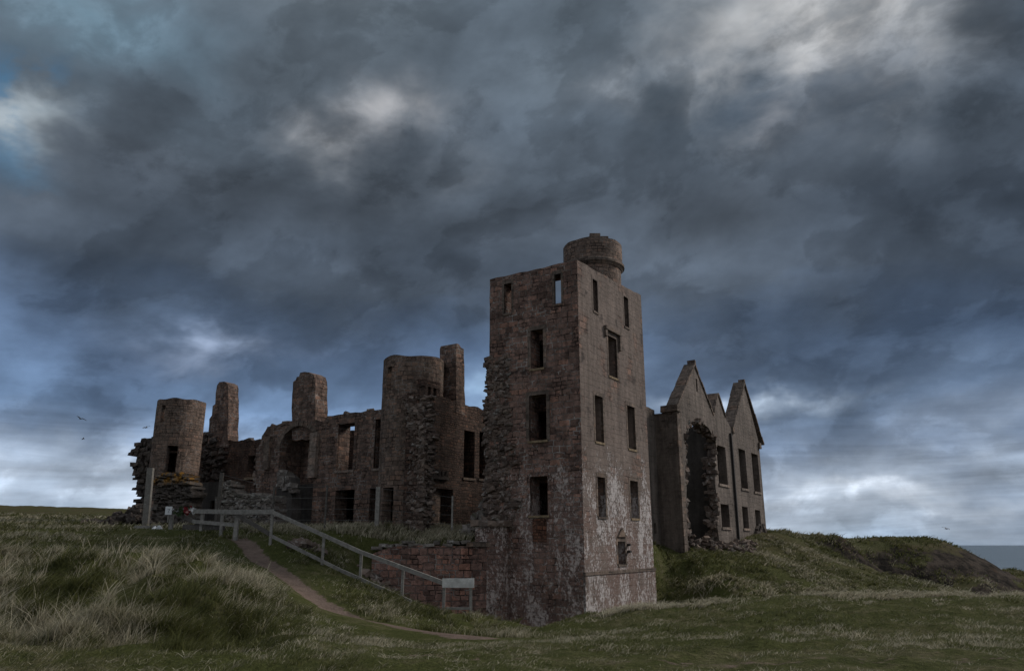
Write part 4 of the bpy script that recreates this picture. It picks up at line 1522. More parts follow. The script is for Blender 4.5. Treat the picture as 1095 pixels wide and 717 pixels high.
# low grey rubble wall across the court
FR = Frame(*xy(262, 560, 41.5), -30)
q = FR.poly([(236, 570), (237, 530), (239, 517), (243, 513), (247, 516), (252, 525), (256, 528.5), (270, 527.5), (294, 529), (296, 570)])
rw = thing('ruined_wall', 'low pale grey rubble wall with grass on top, below the facade arch', 'wall', (*FR.at(0)[:2], .4))
bm = wall_bm([(s_, z_ - .06) for s_, z_ in q], [], .7, y0=.06)
rel(rw, FR, finish(bm, 'wall', M_RUBBLE_D, rw))
bm = bmesh.new()
stone_face(bm, q, -.04, .8, w=(.16, .42), h=(.09, .2), out=.09)
rel(rw, FR, finish(bm, 'broken_masonry', M_RUBBLE_L, rw))

# ------------------------------------------------------------------ gabled wing
FWx = 12.42
pW = FA.at(FA.s(727.5, 520))
FW = Frame(pW.x, pW.y, AANG)
ev0 = FW.sz(727, 434)[1]
zw0 = -1.3
P_ = FW.sz
sE = FW.s(819, 560)
g1l, g1p, g1r = P_(724, 434), P_(742, 390), P_(763, 446)
d_l, d_p, d_r = P_(762.5, 437), P_(767.3, 421), P_(775.5, 446)
g2l, g2p, g2r = P_(783, 456), P_(795.2, 409.5), P_(815, 475)
topl = [(sE, g2r[1] - .05), (sE, g2r[1]), g2p, (g2l[0], g2l[1] - .15), (g2l[0] - .1, g2l[1] - .3), d_r, d_p, (d_l[0], d_l[1] - .25), (g1r[0], g1r[1] + .1), g1p, (0.0, g1l[1]), (0.0, g1l[1] - .05)]
opw = [FW.rect(767.5, 477, 777, 517.5), FW.rect(771.3, 539, 780, 563.5), FW.rect(791.2, 480.6, 798.3, 522), FW.rect(805, 485.5, 811.8, 525.5), FW.rect(794.3, 541.6, 800.3, 564.7), FW.rect(807.8, 545, 813.4, 562.5), FW.rect(744.2, 405, 745.8, 418)]
ab = FW.poly([(735.5, 592), (735, 560), (734, 530), (734, 500), (733.5, 480), (733, 468), (735, 458), (739, 452), (744, 449), (749, 450), (755, 455), (760, 461.5), (764, 468), (766, 474), (765.5, 490), (764.5, 505), (765, 520), (767, 535), (768.5, 550), (767, 562), (769, 576), (770, 590)])
abr = rough(ab, .35, .07, seed=41)
out = [(0.0, zw0), (sE, zw0)] + topl
wing = thing('gabled_wing', 'roofless grey wing with two steep pointed gables and a great broken arch', 'ruined building', (pW.x, pW.y, zw0))
ww = rel(wing, FW, finish(wall_bm(out, [rp(r) for r in opw] + [abr], .55), 'wall', M_GABLE, wing))
ww['label'] = 'front wall with two gables, a small dormer gable and tall windows'
for i, r in enumerate(opw[:6]):
    bm = bmesh.new()
    box(bm, r[0] - .1, r[1] + .1, -.08, .3, r[2] - .14, r[2] + .01)
    o = finish(bm, 'sill', M_DRESSED, ww)
# copings on the gable slopes
bm = bmesh.new()
coping(bm, (g1l[0] - .05, g1l[1]), g1p, -.08, .62, .12)
coping(bm, (g1r[0], g1r[1] + .1), g1p, -.08, .62, .12)
coping(bm, (d_l[0], d_l[1] - .25), d_p, -.08, .9, .13)
coping(bm, d_r, d_p, -.08, .9, .13)
coping(bm, (g2l[0] - .06, g2l[1] - .15), g2p, -.12, .75, .13)
coping(bm, (g2r[0] + .08, g2r[1] - .05), g2p, -.12, .66, .13)
finish(bm, 'coping', M_DRESSED_D, ww)
bm = bmesh.new()
box(bm, g1p[0] - .11, g1p[0] + .11, -.1, .4, g1p[1] - .05, g1p[1] + .30, .02)
finish(bm, 'finial', M_DRESSED_D, ww)
bm = bmesh.new()
box(bm, g2p[0] - .11, g2p[0] + .11, -.1, .4, g2p[1] - .05, g2p[1] + .28, .02)
finish(bm, 'finial', M_DRESSED_D, ww)
# skewputts: corner stones at the foot of the gables
bm = bmesh.new()
box(bm, -.20, .35, -.16, .9, g1l[1] - .35, g1l[1] + .02, .02)
finish(bm, 'skewputt', M_DRESSED_D, ww)
bm = bmesh.new()
box(bm, sE - .3, sE + .18, -.14, .9, g2r[1] - .45, g2r[1] + .02, .02)
finish(bm, 'skewputt', M_DRESSED_D, ww)
bm = bmesh.new()
sx_ = FW.s(783, 500)
box(bm, g2l[0] - .25, g2l[0] + .12, -.14, .9, g2l[1] - .5, g2l[1] - .05, .02)
finish(bm, 'skewputt', M_DRESSED_D, ww)
# dark upright strip along the seam at the left of the second gable
bm = bmesh.new()
box(bm, sx_ - .07, sx_ + .07, -.15, -.02, zw0, g2l[1] - .55)
finish(bm, 'seam_strip', M_IRON, ww)
# buttress strip at the near corner
bm = bmesh.new()
box(bm, -.02, FW.s(731.7, 530) , -.06, .02, zw0, g1l[1] - .36)
finish(bm, 'corner_strip', M_DRESSED_D, ww)
# broken jambs of the great arch
bm = bmesh.new()
for (s_, z_) in rough(ab, .16, .05, seed=43):
    if z_ < -.6:
        continue
    for _ in range(2):
        k = random.uniform(.16, .36)
        stone(bm, (s_ + random.uniform(-.05, .12), random.uniform(.05, .75), z_ + random.uniform(-.1, .1)), k * 1.2, k * 1.2, k * .8, rot=.4)
finish(bm, 'broken_masonry', M_RUBBLE, ww)
# side, rear and inner walls of the wing
DEP = 5.4
FWb = FW.off(DEP)
bm = bmesh.new()
box(bm, .01, .7, .553, DEP, zw0, g1l[1] - .38)
bmx = wall_bm([(.805, zw0), (DEP, zw0), (DEP, 6.5)] + rough([(DEP, ev0 - .1), (.805, ev0 - .12)], .4, .05, seed=5), [], .7)
sidef = Frame(pW.x, pW.y, AANG + 90)
o = finish(bm, 'wall', M_GABLE, wing)
rel(wing, FW, o)
bmx.free()
bm = bmesh.new()
box(bm, sE - .7, sE - .01, .805, DEP, zw0, g2r[1] - .5)
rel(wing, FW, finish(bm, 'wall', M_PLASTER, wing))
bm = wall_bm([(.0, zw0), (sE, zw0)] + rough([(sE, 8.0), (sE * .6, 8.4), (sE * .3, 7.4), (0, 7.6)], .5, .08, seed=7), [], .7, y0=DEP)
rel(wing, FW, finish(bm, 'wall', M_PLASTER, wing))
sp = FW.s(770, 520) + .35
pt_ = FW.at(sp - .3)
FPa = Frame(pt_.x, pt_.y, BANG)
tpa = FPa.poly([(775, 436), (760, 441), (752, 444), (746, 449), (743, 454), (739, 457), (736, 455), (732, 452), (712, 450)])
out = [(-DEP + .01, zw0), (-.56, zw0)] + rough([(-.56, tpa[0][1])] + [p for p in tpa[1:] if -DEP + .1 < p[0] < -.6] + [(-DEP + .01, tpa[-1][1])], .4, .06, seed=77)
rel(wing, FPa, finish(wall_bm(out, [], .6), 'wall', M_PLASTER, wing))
for z_ in (opw[0][2] - .5, opw[0][3] + .35):  # unseen slabs added to shut skylight out behind the right-hand windows
    bm = bmesh.new()
    box(bm, sp + .305, sE - .705, .81, DEP - .01, z_ - .25, z_)
    rel(wing, FW, finish(bm, 'floor', M_PLASTER, wing))
# rubble that has slid out of the arch
sq = [FW.at(FW.s(p, 575), y) for p, y in ((742, .3), (750, -.3), (757, .2), (764, -.4), (770, -.9), (778, -.9), (784, -.8))]
heap('rubble', 'grey fallen stones slid out of the great broken arch', [(p.x, p.y, h_, .9) for p, h_ in zip(sq, (1.1, .8, .55, .45, .35, .3, .2))], M_RUBBLE, 360, (.10, .27))
# hole torn in the lower right corner
bm = bmesh.new()
hp = FW.poly([(808, 578), (807.5, 566), (810, 560), (814, 560), (817, 567), (817.5, 578)])
stone_face(bm, hp, -.12, .3, w=(.2, .4), h=(.15, .25), out=.1)
finish(bm, 'broken_masonry', M_RUBBLE_D, ww)

# recessed wall that links the square tower with the wing
FQ = FW.off(1.35)
s0, s1 = FQ.s(686, 500) - 1.5, 0.005
zq = FQ.sz(700, 437.5)[1]
opq = [FQ.rect(690.8, 456, 693, 498), FQ.rect(699, 559, 702, 570)]
link = thing('ruined_wall', 'short recessed grey wall between square tower and gabled wing', 'wall', (*FQ.at(s0)[:2], -4.0))
out = [(s0, -4.0), (s1, -4.0)] + rough([(s1, zq - .05), (s0, zq + .05)], .4, .04, seed=51)
o = rel(link, FQ, finish(wall_bm(out, [rp(opq[0]), rp(opq[1])], .8), 'wall', M_GABLE, link))
bm = bmesh.new()
box(bm, s0, s1 - .2, 2.2, 2.5, -1.5, zq - .5)
o = rel(link, FQ, finish(bm, 'recess_wall', M_DARKWALL, link))
# ------------------------------------------------------------------ retaining wall under the court
pr0, pr1 = Vector(xy(525, 600, 36.15)), Vector(xy(398, 600, 35.75))
FT = Frame(pr1.x, pr1.y, math.degrees(math.atan2(pr0.y - pr1.y, pr0.x - pr1.x)))
LT = (pr0 - pr1).length
ret = thing('retaining_wall', 'red coursed retaining wall below the court, behind the wooden handrail', 'wall', (pr1.x, pr1.y, -3.6))
tp = FT.poly([(525, 583), (500, 583.5), (470, 583), (440, 583), (420, 584), (407, 588), (398, 592)])
out = [(0, -3.6), (LT, -3.6)] + rough([(LT, tp[0][1])] + tp[1:], .5, .03, seed=61)
o = rel(ret, FT, finish(wall_bm(out, [], .5), 'wall', M_RETAIN, ret))
bm = bmesh.new()
a_, b_ = FT.sz(499, 581), FT.sz(524.5, 581)
box(bm, a_[0], b_[0], -.12, .55, b_[1] - .12, b_[1] + .10, .025)
o = rel(ret, FT, finish(bm, 'coping', M_DRESSED_D, ret))
bm = bmesh.new()
stone_face(bm, FT.poly([(400, 588), (420, 585), (499, 583.5), (499, 578.5), (480, 577.5), (460, 578.5), (430, 579.5), (405, 583)]), .04, .5, w=(.2, .6), h=(.09, .16), out=.08, skip=.2)
o = rel(ret, FT, finish(bm, 'broken_masonry', M_RUBBLE_L, ret))
heap('rubble', 'sloping heap of grey stones at the foot of the torn tower edge', [(*xy(524, 540, 38.6), 2.6, .75), (*xy(519, 555, 38.4), 1.5, .8), (*xy(511, 563, 38.2), .8, .8), (*xy(503, 566, 38.0), .4, .7)], M_RUBBLE_L, 170, (.18, .42))
heap('rubble', 'loose stones on the bank below the upper handrail', [(*xy(415, 605, 34.4), .3, .9), (*xy(400, 592, 35.0), .35, .9), (*xy(330, 588, 33.8), .25, .8)], M_RUBBLE, 46, (.15, .38))


# ------------------------------------------------------------------ timber
def bar(bm, p, q, w, h, up=Vector((0, 0, 1)), jit=.004):
    """a squared timber from p to q; w across, h in the up direction"""
    p, q = Vector(p), Vector(q)
    d = (q - p).normalized()
    if abs(d.dot(up)) > .95:
        up = Vector((0, 1, 0))
    sd = d.cross(up).normalized()
    u = sd.cross(d).normalized()
    vs = []
    for e in (p, q):
        for a, b_ in ((-1, -1), (1, -1), (1, 1), (-1, 1)):
            vs.append(bm.verts.new(e + sd * (a * w / 2 + random.uniform(-jit, jit)) + u * (b_ * h / 2 + random.uniform(-jit, jit))))
    for f in ((3, 2, 1, 0), (4, 5, 6, 7), (0, 1, 5, 4), (1, 2, 6, 5), (2, 3, 7, 6), (3, 0, 4, 7)):
        bm.faces.new([vs[k] for k in f])


def timber(bm, name, mat, parent=None, loc=(0, 0, 0)):
    """finish with UVs that run along the grain"""
    o = finish(bm, name, mat, parent, loc)
    return o


def P3(px, py, Y):
    x, z = pix(px, py)
    return Vector((x * Y, Y, z * Y))


fence = thing('handrail_fence', 'weathered wooden handrail running down the bank beside the earth path', 'fence', P3(475, 655, 28.2))
fl = Vector(fence.location)


def frail(name, a, b_, w, h, mat, proud=0.0):
    bm = bmesh.new()
    bar(bm, P3(*a) - fl, P3(*b_) - fl, w, h)
    return timber(bm, name, mat, fence)


def fpost(px, top, bot, Y, w=.10, dy=.06):
    bm = bmesh.new()
    a, b_ = P3(px, top, Y + dy) - fl, P3(px, bot, Y + dy) - fl
    b_.x = a.x + random.uniform(-.02, .02)
    b_.z -= .45
    bar(bm, a, b_, w, w)
    return timber(bm, 'post', M_WOOD, fence)


for px, tp_, bt, Y in ((292, 544, 581, 33.0), (346.5, 570, 603, 31.45), (386.5, 589, 623, 30.4), (431, 606.5, 639, 29.25), (475, 622, 656, 28.2), (503.5, 621, 657, 28.15)):
    fpost(px, tp_, bt, Y)
for a, b_ in (((290, 546.5, 32.95), (387, 590.5, 30.32)), ((386, 590, 30.33), (476, 623.5, 28.12))):
    frail('rail', a, b_, .045, .15, M_WOOD)
for a, b_ in (((291, 573, 32.95), (370, 612, 30.8)), ((368, 611, 30.82), (440, 643, 29.0))):
    frail('rail', a, b_, .045, .13, M_WOOD)
frail('end_plank', (473, 622.8, 28.1), (507, 622.8, 28.04), .04, .31, M_WOOD_P)['label'] = 'pale bleached end plank'
frail('rail', (477, 650, 28.15), (503, 650, 28.1), .04, .09, M_WOOD)

fence2 = thing('post_and_rail_fence', 'weathered level rail fence at the top of the path with a slanting brace', 'fence', P3(254, 575, 35.2))
fl = Vector(fence2.location)
fence = fence2
for px, tp_, bt, Y in ((254.5, 546, 578, 34.6), (184.5, 545, 572, 37.6)):
    fpost(px, tp_, bt, Y, w=.17)
frail('rail', (207, 546.2, 36.6), (253, 547, 34.6), .05, .20, M_WOOD)
frail('rail', (251, 547.2, 34.5), (291, 546.8, 33.1), .05, .20, M_WOOD)
frail('brace', (252, 549, 34.5), (289, 571, 33.15), .05, .17, M_WOOD_D)
frail('rail', (183, 546, 37.45), (217, 561.5, 36.4), .05, .18, M_WOOD_D)
frail('rail', (196, 563, 37.0), (240, 563.5, 35.6), .08, .24, M_WOOD_D)

frail('rail', (206, 557, 36.5), (252, 561, 34.8), .05, .16, M_WOOD)
fpost(217, 548, 572, 36.3, w=.14)
fpost(238, 549, 574, 35.3, w=.12)
# plank lying on the ground at the left
bm = bmesh.new()
a, b_ = P3(145, 565, 39.5), P3(172, 564.5, 39.0)
bar(bm, a - a, b_ - a, .25, .30)
tag(timber(bm, 'timber_baulk', M_WOOD, None, a), 'short squared baulk of timber lying on the grass left of the white bag', 'timber')

# tall leaning post
bm = bmesh.new()
a = P3(155.5, 566, 40.5)
b_ = P3(160.3, 500, 40.5)
b_.y += .1
bar(bm, a - a - Vector((0, 0, .4)), b_ - a, .30, .22)
tag(timber(bm, 'timber_post', M_WOOD_T, None, a), 'thick leaning grey timber post beside the lichened rubble stump', 'post')

# wire mesh fence in front of the facade
mesh_posts = [(237.5, 505, 562, 38.6), (293.5, 520, 568, 37.8), (350, 518, 569, 38.4), (404.7, 520, 569, 38.6), (484, 530, 569, 38.2)]
for k, (px, tp_, bt, Y) in enumerate(mesh_posts):
    pass
wf = thing('wire_fence', 'thin wire fence on slender posts in front of the facade', 'fence', P3(350, 569, 38.4))
wl0 = Vector(wf.location)
tops = []
for px, tp_, bt, Y in mesh_posts:
    bm = bmesh.new()
    a, b_ = P3(px, tp_, Y) - wl0, P3(px, bt, Y) - wl0
    b_.x = a.x
    b_.z -= .4
    wdt = .20 if px == 404.7 else (.16 if px == 237.5 else .085)
    bar(bm, a, b_, wdt, wdt)
    timber(bm, 'post', M_WOOD if px in (404.7, 484) else M_WOOD_D, wf)
    tops.append((a, b_))
for k in range(5):
    bm = bmesh.new()
    for (a0, b0), (a1, b1) in zip(tops[:-1], tops[1:]):
        f_ = .03 + k * .2
        bar(bm, a0.lerp(b0, f_), a1.lerp(b1, f_), .012, .012, jit=0)
    timber(bm, 'wire', M_WIRE, wf)
# short stakes near the flowers
for px, tp_, bt, Y in ((231.5, 531, 563, 38.0),):
    bm = bmesh.new()
    a, b_ = P3(px, tp_, Y), P3(px, bt, Y)
    bar(bm, a - b_, Vector((0, 0, -.3)), .12, .10)
    tag(timber(bm, 'stake', M_WOOD_D, None, b_), 'slender dark stake behind the level rail fence', 'stake')

# ------------------------------------------------------------------ small things
# white card nailed to the end of the rail
M_WHITE = plain('white_plastic', (0.62, 0.64, 0.66), .5, 20, .12)
M_INK = plain('grey_ink', (0.18, 0.19, 0.21), .7)
p = P3(180.3, 545.5, 37.3)
nb = thing('notice_card', 'small white card with a faint grey mark fixed to the fence end', 'notice', p)
bm = bmesh.new()
box(bm, -.16, .16, -.01, .01, -.19, .19, .004)
finish(bm, 'card', M_WHITE, nb)
bm = bmesh.new()
bar(bm, (-.05, -.0145, .06), (.06, -.0145, .07), .004, .02)
bar(bm, (.06, -.0145, .06), (.0, -.0145, -.04), .004, .02)
bar(bm, (-.03, -.0145, -.09), (.05, -.0145, -.08), .004, .02)
finish(bm, 'mark', M_INK, nb)
bm = bmesh.new()
box(bm, -.025, .025, .012, .05, -.55, .1)
finish(bm, 'stake', M_WOOD, nb)

# tribute of flowers hung on the rail
p = P3(201, 547, 37.0)
fb = thing('flower_bouquet', 'dark red and white bouquet of flowers tied to the rail end', 'flowers', p)
for nm, colr_, n, sp_, cx_ in (('red_flowers', (0.16, 0.016, 0.022), 26, (.13, .09, .12), .02), ('white_flowers', (0.58, 0.58, 0.58), 10, (.16, .08, .10), .26), ('pink_flowers', (0.42, 0.22, 0.20), 8, (.1, .08, .06), .04),
                               ('leaves', (0.03, 0.05, 0.02), 30, (.30, .10, .12), -.25)):
    bm = bmesh.new()
    for _ in range(n):
        c = Vector((cx_ + random.gauss(0, sp_[0] * .6), random.gauss(0, sp_[1] * .6) - .1, random.gauss(.03, sp_[2] * .7)))
        k = random.uniform(.05, .10)
        for j in range(5):
            a = j * 2 * PI / 5 + random.random()
            tip = c + Vector((math.cos(a) * k, -.02, math.sin(a) * k))
            sd_ = Vector((-math.sin(a), 0, math.cos(a))) * k * .45
            v = [bm.verts.new(x) for x in (c, (c + tip) / 2 + sd_ - Vector((0, .02, 0)), tip, (c + tip) / 2 - sd_ - Vector((0, .02, 0)))]
            bm.faces.new(v)
    bmesh.ops.create_icosphere(bm, subdivisions=1, radius=.09, matrix=Matrix.Translation((cx_, -.1, .03)))
    finish(bm, nm, plain(nm, colr_, .7), fb)
# ribbon and wrapping sagging to the left
bm = bmesh.new()
for k in range(5):
    a = Vector((-.75 + k * .13, -.08, .05 - .05 * math.sin(k)))
    bar(bm, a, a + Vector((.1, -.03, .09 * (-1) ** k)), .05, .04)
finish(bm, 'wrapping', plain('wrapping', (0.35, 0.36, 0.38), .4), fb)

# white plastic bag on the grass
px_, Y_ = 168.5, 37.6
x_, z_ = pix(px_, 570)
p = Vector((x_ * Y_, Y_, z_ * Y_))
bm = bmesh.new()
bmesh.ops.create_icosphere(bm, subdivisions=3, radius=.21)
for v in bm.verts:
    n_ = math.sin(v.co.x * 17 + 1) * math.sin(v.co.y * 13) * math.sin(v.co.z * 19 + 2)
    v.co *= 1 + .28 * n_ + random.uniform(-.05, .05)
    v.co.z = v.co.z * .75 + .16
    v.co.x *= 1.25
    v.co.z += .07 * math.sin(v.co.x * 22) * (v.co.z > .15)
bag = finish(bm, 'plastic_bag', M_WHITE, None, p)
tag(bag, 'crumpled white plastic bag lying on the grass near the flowers', 'bag')

# gulls
M_GULL = plain('gull_plumage', (0.16, 0.16, 0.17), .8)


def gull():
    bm = bmesh.new()
    prof = [(-.30, .012, 0), (-.20, .045, 0), (-.05, .075, 0), (.10, .07, .01), (.20, .045, .03), (.27, .04, .04), (.31, .02, .035), (.36, .005, .025)]
    rings = [[bm.verts.new((x, r_ * math.cos(2 * PI * i / 8), z + r_ * .9 * math.sin(2 * PI * i / 8))) for i in range(8)] for x, r_, z in prof]
    for a, b_ in zip(rings[:-1], rings[1:]):
        for i in range(8):
            bm.faces.new((a[i], a[(i + 1) % 8], b_[(i + 1) % 8], b_[i]))
    bm.faces.new(rings[0])
    bm.faces.new(rings[-1][::-1])
    for s in (-1, 1):
        sec = [(.12, -.08, .05, .03), (.14, -.06, .32, .14), (.04, -.09, .56, .11), (-.12, -.17, .74, .02)]
        t_ = [(bm.verts.new((x0, s * y, z + .008)), bm.verts.new((x1, s * y, z + .004)), bm.verts.new((x1, s * y, z)), bm.verts.new((x0, s * y, z - .006))) for x0, x1, y, z in sec]
        for a, b_ in zip(t_[:-1], t_[1:]):
            for i in range(4):
                bm.faces.new((a[i], a[(i + 1) % 4], b_[(i + 1) % 4], b_[i]))
        bm.faces.new(t_[-1])
    tl_ = [bm.verts.new(p) for p in ((-.28, -.02, .006), (-.42, -.07, .006), (-.43, .07, .006), (-.28, .02, .006), (-.28, -.02, -.004), (-.42, -.07, -.002), (-.43, .07, -.002), (-.28, .02, -.004))]
    for f in ((0, 1, 2, 3), (7, 6, 5, 4), (1, 5, 6, 2), (0, 4, 5, 1), (2, 6, 7, 3)):
        bm.faces.new([tl_[k] for k in f])
    return finish(bm, 'gull', M_GULL)


g0 = gull()
for i, (px, py, Y, rz, rx, lab) in enumerate((
        (86.3, 447.5, 95, 2.7, .25, 'dark gull flying highest over the moor, left of the ruin'),
        (88.8, 469, 150, .6, -.2, 'tiny distant gull just below the highest gull'),
        (156, 457, 100, 2.9, -.35, 'gull flying close beside the smaller round tower'),
        (1012, 565, 110, .2, .25, 'gull flying low over the headland against the sea sky'))):
    o = g0 if i == 0 else g0.copy()
    if i:
        COL.objects.link(o)
    o.location = P3(px, py, Y)
    o.rotation_euler = (rx, .1, rz)
    tag(o, lab, 'gull', 'gulls in flight', 'thing')


# ------------------------------------------------------------------ grass
def grass_mat(name, g1, g2, s1, s2):
    m, t, b = new_mat(name)
    a = t.n.new('ShaderNodeAttribute')
    a.attribute_name = 'dry'
    r_ = t.n.new('ShaderNodeAttribute')
    r_.attribute_name = 'rnd'
    c = t.mix(t.smooth(a.outputs['Fac'], .30, .85), t.mix(r_.outputs['Fac'], g1, g2), t.mix(r_.outputs['Fac'], s1, s2))
    t.l.new(c, b.inputs['Base Color'])
    b.inputs['Roughness'].default_value = .7
    b.inputs['Specular IOR Level'].default_value = .2
    tr = t.n.new('ShaderNodeBsdfTranslucent')
    t.l.new(c, tr.inputs['Color'])
    ms = t.n.new('ShaderNodeMixShader')
    ms.inputs[0].default_value = .4
    t.l.new(b.outputs[0], ms.inputs[1])
    t.l.new(tr.outputs[0], ms.inputs[2])
    t.l.new(ms.outputs[0], next(n for n in t.n if n.type == 'OUTPUT_MATERIAL').inputs['Surface'])
    return m


M_GRASS = grass_mat('grass_blades', (0.044, 0.053, 0.016), (0.150, 0.150, 0.052), (0.20, 0.178, 0.118), (0.66, 0.60, 0.46))


def blades(x, y, h, lean, curl, width, dry, spread=0.0):
    """arrays of blade roots -> mesh arrays; three segments per blade"""
    n = len(x)
    z = gsample(x, y)
    la = lean[:, 0] + rng.normal(0, 1.15, n)             # direction of lean
    lx, ly = np.cos(la), np.sin(la)
    k = lean[:, 1]
    wa = rng.uniform(0, PI, n)
    wx, wy = np.cos(wa) * width / 2, np.sin(wa) * width / 2
    ts = np.array([0, .38, .72, 1.0])
    ws = np.array([1, .85, .5, 0])
    co = np.zeros((n, 7, 3))
    dr = np.zeros((n, 7))
    for i, (t_, w_) in enumerate(zip(ts, ws)):
        o = h * k * (t_ ** 1.7)
        up = h * (t_ - curl * t_ ** 2.4)
        cx, cy, cz = x + lx * o, y + ly * o, z - .03 + up
        if i < 3:
            co[:, 2 * i] = np.c_[cx - wx * w_, cy - wy * w_, cz]
            co[:, 2 * i + 1] = np.c_[cx + wx * w_, cy + wy * w_, cz]
            dr[:, 2 * i] = dr[:, 2 * i + 1] = dry + (t_ - .5) * .35
        else:
            co[:, 6] = np.c_[cx, cy, cz]
            dr[:, 6] = dry + .2
    base = np.arange(n)[:, None] * 7
    tri = np.array([[0, 1, 3], [0, 3, 2], [2, 3, 5], [2, 5, 4], [4, 5, 6]])
    f = (base[:, :, None] + tri[None]).reshape(-1, 3)
    rnd = np.repeat(np.clip(rng.normal(.45, .25, n), 0, 1), 7)
    return co.reshape(-1, 3), f, dr.ravel(), rnd


def scatter(n, u0, u1, y0, y1, p):
    """points in the fan of view, density falling as depth**-p"""
    Y = (y0 ** (2 - p) + rng.random(n) * (y1 ** (2 - p) - y0 ** (2 - p))) ** (1 / (2 - p))
    u = rng.uniform(u0, u1, n)
    return u * Y, Y


def masks(x, y):
    q = np.c_[x, y]
    return dist_poly(q, PATH), dist_poly(q, TRACK)


def blocked(x, y):
    """footprints of the masonry where nothing grows"""
    P0 = np.array([CX, CY])
    dA, dB = np.array(FA.d), np.array(FA.n)
    q = np.c_[x, y] - P0
    a, b_ = q @ dA, q @ dB
    bl = (a > -.1) & (a < AW + .1) & (b_ > -.1) & (b_ < LW + .1)
    qw = np.c_[x, y] - np.array([pW.x, pW.y])
    a, b_ = qw @ dA, qw @ dB
    bl |= (a > -.2) & (a < sE + .3) & (b_ > -.1)
    return bl


GR = []


def add(x, y, h, dirn, k, curl, width, dry, keep):
    x, y, h, dirn, k, curl, width, dry = [np.broadcast_to(v, x.shape)[keep] for v in (x, y, h, dirn, k, curl, width, dry)]
    GR.append(blades(x, y, h, np.c_[dirn, k], curl, width, dry))


# short turf over everything near
x, y = scatter(230000, -.82, .82, 8.5, 48, 1.55)
zt = zone_tall(x, y)
dpth, dtrk = masks(x, y)
clump = fbm(x * .8, y * .8, 4, 31) + .6 * fbm(x * 3.1, y * 3.1, 2, 32)
big = fbm(x * .22, y * .22, 3, 35)
near_side = (x < np.interp(y, PATH[:, 1], PATH[:, 0]) + .2) | (y < 19)
keep = (dpth > .60 + (.35 + .9 * near_side) * sstep(27, 24, y) + .35 * clump) & ~blocked(x, y) & (rng.random(len(x)) < np.clip(.18 + .62 * sstep(.4, 2.4, dtrk) + clump, .10, 1))
keep &= ~((y > 36.6) & (x > -8) & (y < 50) & (x < 4) & (rng.random(len(x)) < .2))
dry = .36 + 1.5 * clump + 1.0 * big + rng.normal(0, .14, len(x)) + .22 * np.exp(-(dtrk / 1.2) ** 2)
add(x, y, (.07 + .10 * np.clip(clump + .4, 0, 1)) * rng.uniform(.6, 1.4, len(x)) * (.55 + .45 * sstep(.4, 2.2, dtrk)), .3, .7, .35, np.maximum(.007, .0008 * y) * rng.uniform(.7, 1.3, len(x)), dry, keep)


def tufts(n, per, u0, u1, y0, y1, p, hgt, rad, dirn, k, curl, dryf, maskf, wmul=1.0):
    tx, ty = scatter(n, u0, u1, y0, y1, p)
    dpth, dtrk = masks(tx, ty)
    ok = maskf(tx, ty, dpth, dtrk) & ~blocked(tx, ty)
    tx, ty = tx[ok], ty[ok]
    m_ = len(tx)
    if m_ == 0:
        return
    th_ = rng.uniform(.65, 1.35, m_) * hgt
    td = dryf(tx, ty) + rng.normal(0, .16, m_)
    tdir = dirn + 3.4 * fbm(tx * .45, ty * .45, 3, 51) + rng.normal(0, .25, m_)
    tk = np.clip(k + rng.normal(0, .2, m_), .15, 2)
    i = np.repeat(np.arange(m_), per)
    nn = len(i)
    a, r_ = rng.uniform(0, 2 * PI, nn), np.abs(rng.normal(0, rad, nn))
    x, y = tx[i] + np.cos(a) * r_, ty[i] + np.sin(a) * r_
    h = th_[i] * rng.uniform(.5, 1.2, nn)
    GR.append(blades(x, y, h, np.c_[tdir[i], tk[i] * rng.uniform(.6, 1.4, nn)], np.clip(curl + rng.normal(0, .12, nn), 0, .8),
                     np.maximum(.008, .00085 * y) * wmul * rng.uniform(.6, 1.3, nn), td[i] + rng.normal(0, .16, nn)))


# long grass on the mound: distinct tussocks, hollows between them, pale dead stems
def hummock(x, y):
    return fbm(x * .95, y * .95, 3, 62)


tufts(8200, 30, -.86, -.14, 11.2, 31, 1.5, .33, .13, .3, .75, .34, lambda x, y: .27 + 1.9 * fbm(x * .42, y * .6, 4, 61) + 1.0 * hummock(x, y), lambda x, y, a, b_: (zone_tall(x, y) > rng.random(len(x)) * .9) & (hummock(x, y) > -.10 + rng.normal(0, .05, len(x))))
tufts(1300, 46, -.86, -.16, 11.2, 29, 1.5, .46, .10, .3, .66, .26, lambda x, y: .36 + 1.9 * fbm(x * .42, y * .6, 4, 61), lambda x, y, a, b_: (zone_tall(x, y) > .5) & (hummock(x, y) > .03))
tufts(420, 46, -.86, -.16, 11.4, 27, 1.5, .50, .09, .2, .75, .22, lambda x, y: 1.05 + 0 * x, lambda x, y, a, b_: (zone_tall(x, y) > .5) & (fbm(x * .42, y * .6, 4, 61) > -.06), 1.1)
tufts(1500, 7, -.86, -.16, 11.2, 27, 1.5, .56, .08, .3, .5, .14, lambda x, y: 1.1 + 0 * x, lambda x, y, a, b_: (zone_tall(x, y) > .5) & (fbm(x * .42, y * .6, 4, 61) > -.03), 1.0)
tufts(900, 34, -.86, -.05, 10.6, 21, 1.5, .12, .17, .5, 1.4, .6, lambda x, y: .95 + .5 * fbm(x, y, 2, 63), lambda x, y, a, b_: (fbm(x * .7, y * .7, 3, 64) > .06) & (a > 1.9))
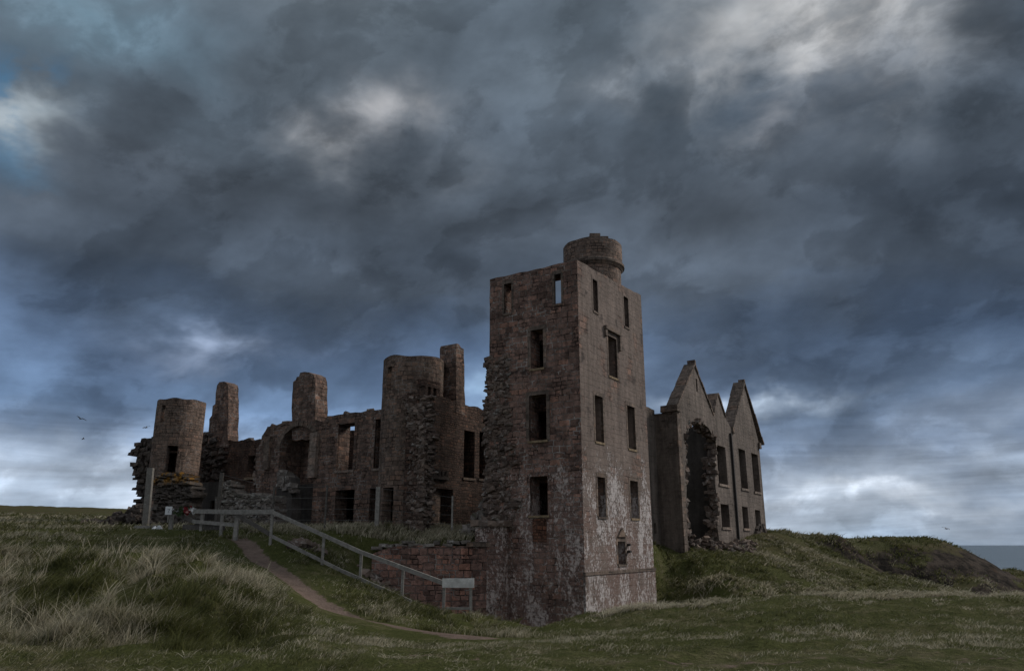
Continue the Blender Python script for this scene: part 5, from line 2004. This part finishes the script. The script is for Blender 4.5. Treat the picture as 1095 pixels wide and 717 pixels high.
# dry tussocks scattered over the flat grass and the crest
tufts(620, 34, -.35, .80, 10.5, 29, 1.5, .15, .14, .4, 1.1, .55, lambda x, y: .72 + .5 * fbm(x * .5, y * .5, 3, 71), lambda x, y, a, b_: (fbm(x * .45, y * .45, 3, 72) > .06) & (a > 2.0) & (b_ > .8))
tufts(620, 60, .10, .80, 23.2, 28.0, 1.5, .27, .19, .5, 1.0, .5, lambda x, y: .92 + .5 * fbm(x * .5, y * .5, 3, 73), lambda x, y, a, b_: fbm(x * .55, y * .3, 3, 74) > -.02)
# dark tussocks
tufts(700, 40, -.3, .80, 11, 27, 1.5, .20, .14, .2, .7, .4, lambda x, y: .18 + .3 * fbm(x, y, 2, 75), lambda x, y, a, b_: (fbm(x * .5, y * .5, 3, 76) > .04) & (a > 2.0) & (b_ > 1.2))
# bank below the wing
tufts(3400, 22, .145, .62, 33, 62, 1.2, .32, .20, .3, .9, .45, lambda x, y: .42 + 1.1 * fbm(x * .3, y * .3, 3, 81), lambda x, y, a, b_: fbm(x * .4, y * .4, 3, 82) > -.12, 1.3)
tufts(2600, 16, .28, .68, 58, 96, 1.0, .42, .45, .3, .8, .4, lambda x, y: .34 + 1.1 * fbm(x * .2, y * .2, 3, 83), lambda x, y, a, b_: fbm(x * .3, y * .3, 3, 84) > -.05, 1.2)
# bank beside the path, round the fence
tufts(1500, 30, -.36, .02, 19, 35.8, 1.2, .32, .16, -.2, .7, .4, lambda x, y: .36 + 1.2 * fbm(x * .7, y * .7, 3, 91), lambda x, y, a, b_: (a > .8) & (x > np.interp(y, PATH[:, 1], PATH[:, 0])) & (fbm(x * .6, y * .6, 3, 92) > -.05) & (x > -11.5) & ((y < 32.5) | (x < -7.2)), 1.1)
# straw along the foot of the facade and on the court
tufts(900, 26, -.34, -.02, 36.4, 41, 1.0, .40, .18, .2, .5, .3, lambda x, y: .78 + .7 * fbm(x * .5, y * .5, 3, 95), lambda x, y, a, b_: fbm(x * .5, y * .5, 3, 96) > -.10, 1.3)
# moor and court approach on the left
tufts(3200, 18, -.80, -.34, 30, 95, 1.1, .36, .25, .2, .7, .4, lambda x, y: .42 + 1.0 * fbm(x * .3, y * .3, 3, 98), lambda x, y, a, b_: (fbm(x * .35, y * .35, 3, 99) > -.04) & ~((np.abs(x / y + .457) < .03) & (y < 38.5)), 1.4)

off = 0
cos_, fs_, ds_, rs_ = [], [], [], []
for c, f, d, r_ in GR:
    cos_.append(c)
    fs_.append(f + off)
    ds_.append(d)
    rs_.append(r_)
    off += len(c)
gm = mesh_np('grass', np.concatenate(cos_), np.concatenate(fs_), M_GRASS, {'dry': np.concatenate(ds_), 'rnd': np.concatenate(rs_)}, smooth=False)
tag(gm, 'long wind blown grass and dry straw tussocks over the ground', 'grass', kind='stuff')
